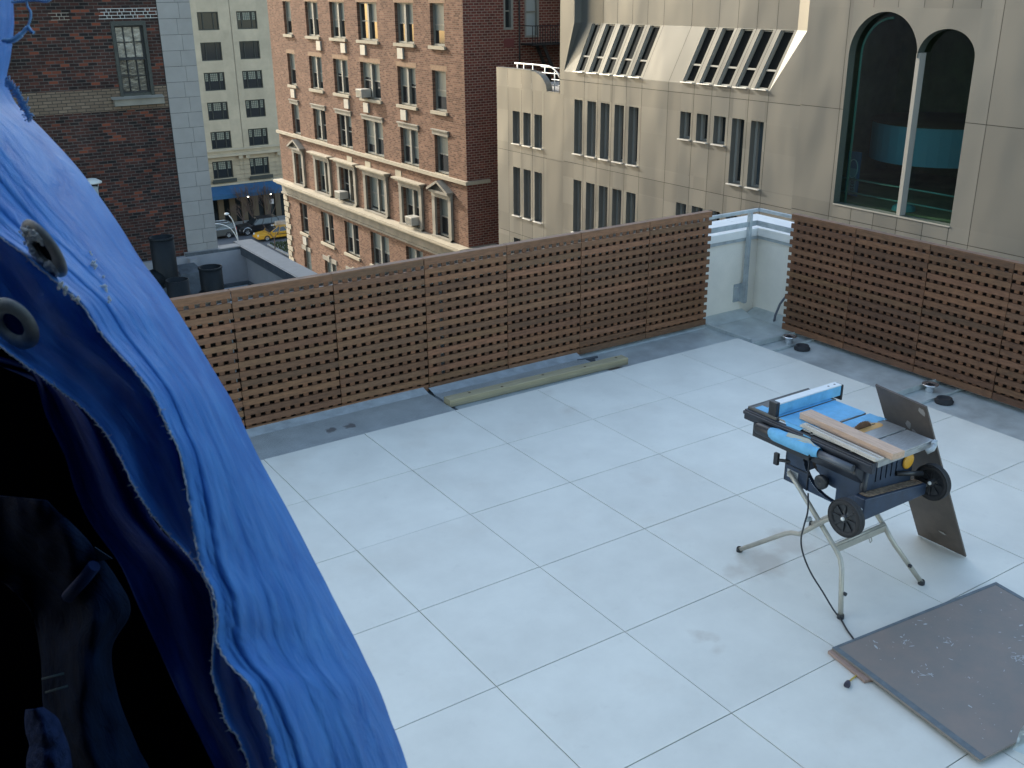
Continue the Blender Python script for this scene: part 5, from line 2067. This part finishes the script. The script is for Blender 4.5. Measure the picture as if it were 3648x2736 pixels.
for (u, v, n_) in ((.30, .17, 9), (.62, .55, 16), (.45, .28, 7), (.2, .42, 10)):
    for k in range(n_):
        c = L0 + ex * (u + rs.gauss(0, .018)) + ey * (v + rs.gauss(0, .025)) + zt_
        a = rs.uniform(0, 3.14)
        A_ = Vector((math.cos(a), math.sin(a), 0))
        blob(w, c, A_, Vector((-A_.y, A_.x, 0)), rs.uniform(.006, .016), rs, 1.5, .25, h=.0006, n=8, nrm=Vector((0, 0, 1)))
w.build('paint_flecks', mat('old_white_paint', (0.42, 0.43, 0.43), 0.8), fb, fix=False)['kind'] = 'stuff'
w = MB()
w.prism([(2.690, -4.438, .002), (2.76, -4.446, .002), (2.715, -4.76, .002), (2.640, -4.74, .002)], (0, 0, .0185))
tag(w.build('thin_board', mat('reddish_ply', (0.30, 0.21, 0.17), 0.75, var=.15, vscale=10), base=(2.7, -4.6, 0)), 'thin reddish plywood strip under the left corner of the flat brown board', 'board')
# plug and yellow cord
pg = thing('extension_lead', (2.55, -4.69, 0), 'yellow lead with a black plug poking out from under the flat brown board', 'plug')
w = MB()
w.tube(smooth([(2.70, -4.66, .008), (2.66, -4.672, .008), (2.60, -4.682, .010), (2.565, -4.69, .012)]), .0048, 8)
w.build('cord', mat('yellow_cord', (0.42, 0.30, 0.05), 0.6), pg)
w = MB()
w.tube([(2.572, -4.688, .013), (2.56, -4.692, .014), (2.548, -4.698, .015), (2.528, -4.708, .015)], [.008, .014, .017, .018], 10)
w.build('plug', mat('dark_plug', (0.035, 0.03, 0.05), 0.5), pg)
w = MB()
for s_ in (-1, 1):
    c = Vector((2.522, -4.711 + s_ * .007, .015))
    w.bar(c, c + Vector((-.016, -.009, 0)), .002, .006)
w.build('pins', M['chrome'], pg)

# crumpled clear film in the corner of the view
fm = bpy.data.materials.new('clear_film')
fm.use_nodes = True
nt = fm.node_tree
nt.nodes.remove(nt.nodes['Principled BSDF'])
tb = nt.nodes.new('ShaderNodeBsdfTransparent')
tb.inputs['Color'].default_value = (0.93, 0.96, 0.97, 1)
gl = nt.nodes.new('ShaderNodeBsdfGlossy')
gl.inputs['Roughness'].default_value = 0.12
gl.inputs['Color'].default_value = (0.9, 1.0, 1.0, 1)
df = nt.nodes.new('ShaderNodeBsdfTranslucent')
df.inputs['Color'].default_value = (0.75, 0.85, 0.88, 1)
m1 = nt.nodes.new('ShaderNodeMixShader')
m1.inputs[0].default_value = .3
m2 = nt.nodes.new('ShaderNodeMixShader')
m2.inputs[0].default_value = .5
nt.links.new(tb.outputs[0], m1.inputs[1])
nt.links.new(gl.outputs[0], m1.inputs[2])
nt.links.new(m1.outputs[0], m2.inputs[1])
nt.links.new(df.outputs[0], m2.inputs[2])
nt.links.new(m2.outputs[0], nt.nodes['Material Output'].inputs['Surface'])
from mathutils import noise as mn
w = MB()
NX, NY = 60, 44
vv = []
for j in range(NY + 1):
    for i in range(NX + 1):
        x = 2.78 + .75 * i / NX
        y = -5.86 + .46 * j / NY
        n1 = mn.noise(Vector((x * 7, y * 7, 0)))
        n2 = mn.noise(Vector((x * 22, y * 22, 3)))
        edge = min(1, i / 8, (NX - i) / 8, j / 8, (NY - j) / 8)
        z = .045 + edge * (.03 + .05 * abs(n1) + .03 * abs(n2))
        x2 = x + .05 * mn.noise(Vector((x * 5, y * 5, 9))) + (.0 if i else 0)
        y2 = y + .06 * mn.noise(Vector((x * 6, y * 6, 5))) - .12 * (1 - i / NX) ** 2
        vv.append((x2, y2, z))
ff = [(j * (NX + 1) + i, j * (NX + 1) + i + 1, (j + 1) * (NX + 1) + i + 1, (j + 1) * (NX + 1) + i) for j in range(NY) for i in range(NX)]
w.add(vv, ff)
tag(w.build('plastic_film', fm, base=(3.1, -5.6, 0), fix=False), 'crumpled clear plastic film on the near corner of the flat brown board', 'plastic film')

# ================================================================== BLUE TARPAULIN beside the camera window
def tarpmat(name, c1, c2, tr=.22, bst=.9, spec=.4, rough=.5, scr=.62):
    m = bpy.data.materials.new(name)
    m.use_nodes = True
    nt = m.node_tree
    b = nt.nodes['Principled BSDF']
    b.inputs['Roughness'].default_value = rough
    b.inputs['Specular IOR Level'].default_value = spec
    uv = nt.nodes.new('ShaderNodeUVMap')
    uv.uv_map = 'UVMap'
    mp = nt.nodes.new('ShaderNodeMapping')
    mp.inputs['Scale'].default_value = (9, 3.2, 1)
    nt.links.new(uv.outputs[0], mp.inputs['Vector'])
    n1 = nt.nodes.new('ShaderNodeTexNoise')
    n1.inputs['Scale'].default_value = 1.0
    n1.inputs['Detail'].default_value = 8
    n1.inputs['Roughness'].default_value = .6
    n1.inputs['Distortion'].default_value = .6
    nt.links.new(mp.outputs[0], n1.inputs['Vector'])
    r = nt.nodes.new('ShaderNodeValToRGB')
    r.color_ramp.elements[0].position = .32
    r.color_ramp.elements[1].position = .68
    r.color_ramp.elements[0].color = (*c1, 1)
    r.color_ramp.elements[1].color = (*c2, 1)
    nt.links.new(n1.outputs['Fac'], r.inputs['Fac'])
    # white abrasion scratches
    mp2 = nt.nodes.new('ShaderNodeMapping')
    mp2.inputs['Scale'].default_value = (30, 7, 1)
    mp2.inputs['Rotation'].default_value = (0, 0, .12)
    nt.links.new(uv.outputs[0], mp2.inputs['Vector'])
    n2 = nt.nodes.new('ShaderNodeTexNoise')
    n2.noise_type = 'RIDGED_MULTIFRACTAL'
    n2.inputs['Scale'].default_value = 1.0
    n2.inputs['Detail'].default_value = 4
    nt.links.new(mp2.outputs[0], n2.inputs['Vector'])
    mr = nt.nodes.new('ShaderNodeMapRange')
    mr.inputs['From Min'].default_value = .55
    mr.inputs['From Max'].default_value = 1.1
    mr.inputs['To Max'].default_value = scr
    nt.links.new(n2.outputs['Fac'], mr.inputs['Value'])
    mx = nt.nodes.new('ShaderNodeMix')
    mx.data_type = 'RGBA'
    nt.links.new(mr.outputs['Result'], mx.inputs['Factor'])
    nt.links.new(r.outputs['Color'], mx.inputs['A'])
    mx.inputs['B'].default_value = (0.32, 0.50, 0.82, 1) if scr > .2 else (c2[0] * 2, c2[1] * 2, c2[2] * 2, 1)
    nt.links.new(mx.outputs['Result'], b.inputs['Base Color'])
    ad = nt.nodes.new('ShaderNodeMath')
    ad.operation = 'MULTIPLY_ADD'
    nt.links.new(n2.outputs['Fac'], ad.inputs[0])
    ad.inputs[1].default_value = .18
    nt.links.new(n1.outputs['Fac'], ad.inputs[2])
    bp = nt.nodes.new('ShaderNodeBump')
    bp.inputs['Strength'].default_value = bst
    bp.inputs['Distance'].default_value = .006
    nt.links.new(ad.outputs[0], bp.inputs['Height'])
    nt.links.new(bp.outputs['Normal'], b.inputs['Normal'])
    tbn = nt.nodes.new('ShaderNodeBsdfTranslucent')
    nt.links.new(mx.outputs['Result'], tbn.inputs['Color'])
    ms = nt.nodes.new('ShaderNodeMixShader')
    ms.inputs['Fac'].default_value = tr
    nt.links.new(b.outputs['BSDF'], ms.inputs[1])
    nt.links.new(tbn.outputs['BSDF'], ms.inputs[2])
    nt.links.new(ms.outputs['Shader'], nt.nodes['Material Output'].inputs['Surface'])
    return m


class Sheet:
    def __init__(s, rows, dfun):
        s.rows = rows
        s.d = dfun
        ln = [0]
        for i in range(1, len(rows)):
            a, b = rows[i - 1], rows[i]
            ln.append(ln[-1] + math.hypot((a[0] + a[2] - b[0] - b[2]) / 2, (a[1] + a[3] - b[1] - b[3]) / 2))
        s.ln = [x / ln[-1] for x in ln]
        s.total = ln[-1]

    def px(s, u, v):
        for i in range(len(s.rows) - 1):
            if v <= s.ln[i + 1] or i == len(s.rows) - 2:
                t = (v - s.ln[i]) / (s.ln[i + 1] - s.ln[i])
                R4 = [s.rows[max(i - 1, 0)], s.rows[i], s.rows[i + 1], s.rows[min(i + 2, len(s.rows) - 1)]]
                r = []
                for k in range(4):
                    p0, p1, p2, p3 = (q[k] for q in R4)
                    r.append(.5 * (2 * p1 + (-p0 + p2) * t + (2 * p0 - 5 * p1 + 4 * p2 - p3) * t * t + (-p0 + 3 * p1 - 3 * p2 + p3) * t ** 3))
                return r[0] + (r[2] - r[0]) * u, r[1] + (r[3] - r[1]) * u

    def P(s, u, v, dd=0.0):
        x, y = s.px(u, v)
        return pt(x, y, s.d(u, v, x, y) + dd)

    def build(s, name, m, parent, nu=90, nv=220, thick=.0012):
        w = MB()
        vv = [s.P(i / nu, j / nv) for j in range(nv + 1) for i in range(nu + 1)]
        ff = [(j * (nu + 1) + i, j * (nu + 1) + i + 1, (j + 1) * (nu + 1) + i + 1, (j + 1) * (nu + 1) + i) for j in range(nv) for i in range(nu)]
        w.add(vv, ff, 1.0, True)
        o = w.build(name, m, parent, fix=False)
        uvl = o.data.uv_layers.new(name='UVMap')
        W = .3
        for p in o.data.polygons:
            for li in p.loop_indices:
                vi = o.data.loops[li].vertex_index
                j, i = divmod(vi, nu + 1)
                uvl.data[li].uv = (i / nu, j / nv * 4)
        sm = o.modifiers.new('thickness', 'SOLIDIFY')
        sm.thickness = thick
        return o


tp = thing('blue_tarpaulin', tuple(pt(600, 1700, 1.2)), 'crumpled bright blue tarpaulin with frayed hems and metal eyelets hanging down the left side', 'tarpaulin')
M['tarp'] = tarpmat('blue_tarp', (0.028, 0.155, 0.50), (0.075, 0.27, 0.66), spec=.2)
M['tarp_shade'] = tarpmat('blue_tarp_shade_tone', (0.004, 0.018, 0.10), (0.007, 0.03, 0.16), tr=.1, spec=.04, rough=.8, scr=.1)  # darker copy of the tarp blue, shade put into the colour
M['tarp2'] = tarpmat('blue_tarp_fold', (0.035, 0.16, 0.50), (0.08, 0.27, 0.66), spec=.1, rough=.7, scr=.25)
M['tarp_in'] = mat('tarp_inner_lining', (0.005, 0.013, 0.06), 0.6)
M['thread'] = mat('frayed_thread', (0.16, 0.35, 0.62), 0.8)
M['thread_w'] = mat('pale_hem_thread', (0.32, 0.38, 0.44), 0.8)

rowsM_ = [(-260, -140, 30, -90), (-240, 0, 26, 0), (-230, 60, 27, 55), (-220, 130, 20, 120), (-210, 185, 12, 172), (-200, 225, 30, 222), (-190, 262, 66, 258), (-170, 300, 100, 292),
          (-120, 385, 172, 372), (-40, 480, 250, 480), (41, 542, 300, 560), (110, 602, 345, 620), (175, 657, 385, 680), (219, 723, 425, 745), (288, 800, 470, 820),
          (326, 850, 500, 870), (362, 926, 535, 945), (388, 982, 562, 1000), (408, 1084, 612, 1090), (418, 1143, 644, 1150), (428, 1199, 673, 1207), (442, 1242, 696, 1250),
          (461, 1281, 716, 1290), (469, 1334, 742, 1340), (468, 1385, 766, 1385), (493, 1434, 790, 1435), (534, 1475, 811, 1478), (555, 1516, 828, 1520), (571, 1557, 842, 1560),
          (583, 1599, 858, 1600), (596, 1656, 877, 1656), (620, 1760, 905, 1760), (650, 1900, 930, 1900)]


def dM(u, v, x, y):
    d = .64 - .08 * y / 1659 + .15 * u
    d += .12 * max(0, u - .6) ** 2 / .2
    f = 0
    wv = u + .06 * math.sin(v * 9 + 1)
    for (A_, fr_, ph, sv) in ((.006, 1.3, .4, 2.2), (.0022, 2.9, 1.7, -2.5), (.0012, 6.3, .3, 2.0), (.0008, 11.1, 2.1, -2)):
        f += A_ * math.sin(2 * math.pi * fr_ * wv + ph + sv * v)
    q = Vector((x * .006, y * .0028, 0))
    f += .005 * mn.noise(q)
    a_ = x * .86 - y * .5          # across the creases, which run down to the right
    b_ = x * .5 + y * .86
    f += .0030 * abs(mn.noise(Vector((a_ * .02, b_ * .0035, 3)))) * .6 + .0016 * abs(mn.noise(Vector((a_ * .045, b_ * .008, 7)))) + .0010 * abs(mn.noise(Vector((a_ * .10, b_ * .02, 1))))
    return d + f * (.7 + .5 * v) + (.004 * math.exp(-u * 18))


SM = Sheet(rowsM_, dM)
SM.build('outer_sheet', M['tarp'], tp, 150, 420)
rows2 = [(-300, 300, 60, 420), (-220, 480, 160, 560), (-120, 640, 230, 640), (0, 748, 290, 735), (66, 797, 350, 800), (131, 845, 392, 855), (168, 873, 415, 905), (214, 919, 440, 965), (250, 972, 455, 1015),
         (289, 1051, 470, 1085), (316, 1094, 478, 1135), (355, 1146, 485, 1185), (395, 1186, 500, 1225), (424, 1225, 515, 1260), (449, 1268, 530, 1295), (460, 1314, 545, 1335), (463, 1360, 560, 1375),
         (458, 1450, 590, 1435), (473, 1508, 620, 1495), (489, 1561, 640, 1545), (514, 1598, 655, 1600), (538, 1658, 670, 1658), (560, 1760, 700, 1760), (590, 1900, 730, 1900)]


def d2(u, v, x, y):
    d = .64 - .08 * y / 1659 + .014 + .17 * u
    d += .018 * math.sin(2 * math.pi * 1.35 * u + 1.0 + 2 * v) * min(1, u * 4) + .008 * math.sin(2 * math.pi * 3.1 * u + 4 * v) + .01 * mn.noise(Vector((x * .012, y * .004, 2)))
    return d


S2 = Sheet(rows2, d2)
S2.build('inner_fold', M['tarp2'], tp, 60, 180)
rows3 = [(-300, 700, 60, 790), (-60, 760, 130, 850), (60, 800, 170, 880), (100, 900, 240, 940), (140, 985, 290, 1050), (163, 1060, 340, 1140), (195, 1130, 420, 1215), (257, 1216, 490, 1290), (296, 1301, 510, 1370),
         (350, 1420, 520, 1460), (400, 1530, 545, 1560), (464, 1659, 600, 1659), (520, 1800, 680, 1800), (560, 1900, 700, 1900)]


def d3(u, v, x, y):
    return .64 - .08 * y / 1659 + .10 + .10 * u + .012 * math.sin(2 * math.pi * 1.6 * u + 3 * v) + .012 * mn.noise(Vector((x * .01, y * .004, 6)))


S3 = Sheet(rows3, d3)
S3.build('shaded_layer', M['tarp_shade'], tp, 50, 120)


def hem(S, u, v0, v1, n, m, r, jit, name, seed):
    rs = random.Random(seed)
    w = MB()
    pts = []
    rad_ = []
    for k in range(n + 1):
        v = v0 + (v1 - v0) * k / n
        p = S.P(u, v, -.0012)
        pts.append(p + Vector((rs.gauss(0, jit), rs.gauss(0, jit), rs.gauss(0, jit))))
        rad_.append(r * rs.uniform(.5, 1.3))
    w.tube(pts, rad_, 5)
    for k in range(n):
        if rs.random() < (.5 if math.sin(k * .045) > .2 else .12):
            p = pts[k]
            q = p + Vector((rs.gauss(0, 1), rs.gauss(0, 1), rs.gauss(0, 1))).normalized() * rs.uniform(.001, .0035)
            w.tube([p, q], [.0003, .0002], 3)
    w.build(name, m, tp, fix=False)


hem(SM, 0.0, .16, 1, 420, M['thread_w'], .0005, .0003, 'frayed_hem', 3)
hem(S2, 0.0, .12, 1, 420, M['thread_w'], .0004, .0003, 'frayed_hem', 4)


def eyelet(px, py, d, Rpx, ri, ang, tilt, label, white=False):
    """round metal ring lying on the sheet, turned about its long screen axis"""
    k = 1.6492 / 3635.8
    R_ = Rpx * k * d
    a = rad(ang)
    e1 = RIGHT * math.cos(a) + DOWN * math.sin(a)
    e2 = (-RIGHT * math.sin(a) + DOWN * math.cos(a)) * math.cos(tilt) + FWD * math.sin(tilt)
    n = e1.cross(e2).normalized()
    if n.dot(FWD) > 0:
        n = -n
    c = pt(px, py, d)
    w = MB()
    N = 48
    prof = [(ri, -.0008), (ri * 1.02, .0012), (ri + (1 - ri) * .25, .0024), (ri + (1 - ri) * .7, .0018), (.99, .0006), (1.0, -.001)]
    o = []
    for (r_, h) in prof:
        for q in range(N):
            an = 2 * math.pi * q / N
            o.append(c + (e1 * math.cos(an) + e2 * math.sin(an)) * R_ * r_ + n * h)
    f = [(i * N + q, i * N + (q + 1) % N, (i + 1) * N + (q + 1) % N, (i + 1) * N + q) for i in range(len(prof) - 1) for q in range(N)]
    w.add(o, f, 1, True)
    eo = w.build('eyelet', mat('dull_eyelet_metal', (0.33, 0.34, 0.32), .6, .0, var=.2, vscale=200) if 'dull_eyelet_metal' not in bpy.data.materials else bpy.data.materials['dull_eyelet_metal'], tp, fix=False)
    w = MB()
    w.add([c + (e1 * math.cos(2 * math.pi * q / N) + e2 * math.sin(2 * math.pi * q / N)) * R_ * ri * 1.01 - n * .0004 for q in range(N)], [list(range(N))])
    w.build('eyelet_hole', M['tarp_shade' if not white else 'tarp_in'], eo, fix=False) if not white else w.build('eyelet_hole', M['dark'], eo, fix=False)
    if white:
        rs = random.Random(5)
        w = MB()
        for q in range(300):
            an = rs.uniform(-.15, 1.35) * math.pi + .55
            r_ = ri + (1 - ri) * min(.9, abs(rs.gauss(.12, .34)))
            p = c + (e1 * math.cos(an) + e2 * math.sin(an)) * R_ * r_ + n * .0022
            s_ = rs.uniform(.0007, .0019)
            w.lathe(p, n, [(0, s_ * .8), (s_ * .8, s_ * .45), (s_, 0)], 6)
        w.build('dried_paint', mat('dried_white_paint', (0.75, 0.80, 0.80), .8), eo, fix=False)


eyelet(95, 538, .615, 70, .42, 47, rad(55), '', True)
eyelet(30, 700, .625, 62, .45, 32, rad(38), '')


def drip(pts_, r, seed, name='paint_drip'):
    rs = random.Random(seed)
    w = MB()
    for (x, y) in pts_:
        for k in range(16):
            xx, yy = x + rs.gauss(0, 2.0), y + rs.gauss(0, 5)
            d = drip_depth(xx, yy)
            s_ = rs.uniform(.4, 1) * r
            w.lathe(pt(xx, yy, d - .0012), -FWD, [(0, s_ * .6), (s_ * .8, s_ * .3), (s_, 0)], 6)
    w.build(name, mat('pale_drip', (0.66, 0.68, 0.62), .8) if 'pale_drip' not in bpy.data.materials else bpy.data.materials['pale_drip'], tp, fix=False)


def drip_depth(x, y):
    best = None
    for j in range(60):
        v = j / 60
        for u in (0, .1, .2, .3, .4, .5, .6, .7, .8, .9, 1):
            a, b = SM.px(u, v)
            e = (a - x) ** 2 + (b - y) ** 2
            if best is None or e < best[0]:
                best = (e, u, v)
    a, b = SM.px(best[1], best[2])
    return SM.d(best[1], best[2], a, b)


drip([(196, 556), (204, 572), (212, 590), (220, 608), (228, 626), (235, 642)], .0013, 1)
drip([(130, 612), (142, 624), (155, 636), (168, 648)], .0012, 2)
# loose threads and ribbon at the torn top edge
w = MB()


def pxs(ps, d):
    return [pt(x, y, d) for x, y in ps]


for (ps, r_) in (([(5, 88), (33, 84), (46, 74), (60, 58)], .0011), ([(60, 58), (66, 40), (66, 25), (59, 12), (58, -10)], .0006), ([(60, 56), (66, 66), (73, 71)], .0009),
                 ([(25, 5), (50, 2), (75, 0), (100, 3), (112, -4)], .0007), ([(46, 74), (30, 86), (14, 89)], .0016)):
    w.tube(smooth(pxs(ps, .68), 5), r_ * 1.2, 6)
w.build('torn_ribbon', M['thread'], tp, fix=False)
w = MB()
rs = random.Random(14)
for k in range(170):
    t = rs.random()
    x, y = 14 + 48 * t + rs.gauss(0, 3), 178 + 78 * t ** 1.3 + rs.gauss(0, 4)
    a = rs.uniform(-1.6, .5)
    L1 = rs.uniform(3, 13)
    w.tube(pxs([(x, y), (x + L1 * math.cos(a) * .5 + rs.gauss(0, 1), y + L1 * math.sin(a) * .5), (x + L1 * math.cos(a), y + L1 * math.sin(a) + rs.gauss(0, 2))], .70), [.0007, .0005, .0003], 4)
w.build('frayed_threads', M['thread'], tp, fix=False)

# dark space behind the tarp: the inside of the scaffold bay
db = thing('scaffold_bay', tuple(pt(100, 1400, 1.6)), 'dark shaded bay behind the blue tarpaulin closed by a near-black sheet painted as its shade', 'scaffold')
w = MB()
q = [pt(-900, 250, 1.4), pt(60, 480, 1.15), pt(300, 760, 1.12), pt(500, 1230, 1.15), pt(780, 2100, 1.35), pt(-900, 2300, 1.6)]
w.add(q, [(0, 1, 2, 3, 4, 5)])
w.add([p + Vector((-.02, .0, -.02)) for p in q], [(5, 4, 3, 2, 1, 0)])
w.build('bay_shade_sheet', mat('bay_shade_sheet', (0.0006, 0.0008, 0.0016), 1.0, spec=0.0, var=.5, vscale=6), db, fix=False)  # near-black sheet, the gap's deep shade put into its colour


# ------------------------------------------------------------------ unseen enclosure added around the camera to keep sky light off the bay
rm = thing('camera_light_block', (-2, -9, 0), 'unseen dark enclosure added around the camera to block sky light from the bay', 'light block')
w = MB()
w.box(-2.75, -2.7, -11.0, -5.6, 1.6, 5.3)
w.box(-2.75, 1.5, -11.05, -11.0, 1.6, 5.3)
w.box(-2.75, 1.5, -11.0, -8.5, 5.3, 5.35)
w.box(-2.75, 1.5, -11.0, -7.8, 1.6, 1.65)
w.build('light_block_walls', mat('light_block_black', (0.006, 0.006, 0.007), 1.0, spec=0.0), rm)


# dim things inside the bay, its shade put into their colours
rowsD = [(-200, 1050, 100, 1080), (-100, 1180, 190, 1170), (20, 1270, 250, 1250), (70, 1330, 280, 1320), (90, 1420, 240, 1400), (95, 1520, 252, 1500), (110, 1600, 290, 1600), (140, 1700, 340, 1700), (150, 1850, 400, 1850)]
SB4 = Sheet(rowsD, lambda u, v, x, y: .98 + .05 * math.sin(5 * u + 3 * v) + .03 * mn.noise(Vector((x * .02, y * .01, 4))))
fold = SB4.build('shade_tone_fold', tarpmat('shade_tone_fold', (0.0012, 0.004, 0.012), (0.0025, 0.008, 0.024), tr=.0, spec=.02, rough=.9, scr=.05), db, 40, 80)
w = MB()
w.tube([pt(146, 1290, .95), pt(175, 1258, .94), pt(204, 1222, .93)], .006, 8)
tag(w.build('plastic_strip', mat('dim_blue_strip', (0.004, 0.012, 0.045), .8, spec=.05), base=tuple(pt(146, 1290, .95))), 'dim blue plastic strip lying slanted in the dark bay behind the tarpaulin', 'strip')
w = MB()
t3 = [pt(204, 1182, .94), pt(242, 1207, .93), pt(208, 1214, .94)]
w.prism(t3, FWD * .002)
tag(w.build('plastic_scrap', mat('dim_teal_scrap', (0.005, 0.015, 0.03), .8, spec=.05), base=tuple(t3[0])), 'small dim three cornered scrap in the dark bay above the slanted strip', 'scrap')
w = MB()
for (a_, b_) in (((90, 1467), (138, 1455)), ((98, 1496), (146, 1482))):
    w.tube([pt(*a_, .92), pt(*b_, .92)], .0009, 6)
tag(w.build('wire_clip', mat('dim_wire', (0.03, 0.055, 0.07), .6, spec=.1), base=tuple(pt(90, 1467, .92))), 'pair of thin parallel wires glinting in the dark bay', 'wire')
rowsE = [(58, 1532, 92, 1530), (56, 1552, 122, 1552), (58, 1580, 134, 1580), (66, 1610, 146, 1612), (60, 1640, 152, 1645), (60, 1700, 158, 1700), (60, 1800, 170, 1800)]
sck = thing('fabric_sack', tuple(pt(100, 1700, .9)), 'dim blue grey fabric sack at the bottom of the dark bay', 'sack')
SE_ = Sheet(rowsE, lambda u, v, x, y: .90 - .05 * math.sin(math.pi * u) + .012 * mn.noise(Vector((x * .06, y * .03, 4))))
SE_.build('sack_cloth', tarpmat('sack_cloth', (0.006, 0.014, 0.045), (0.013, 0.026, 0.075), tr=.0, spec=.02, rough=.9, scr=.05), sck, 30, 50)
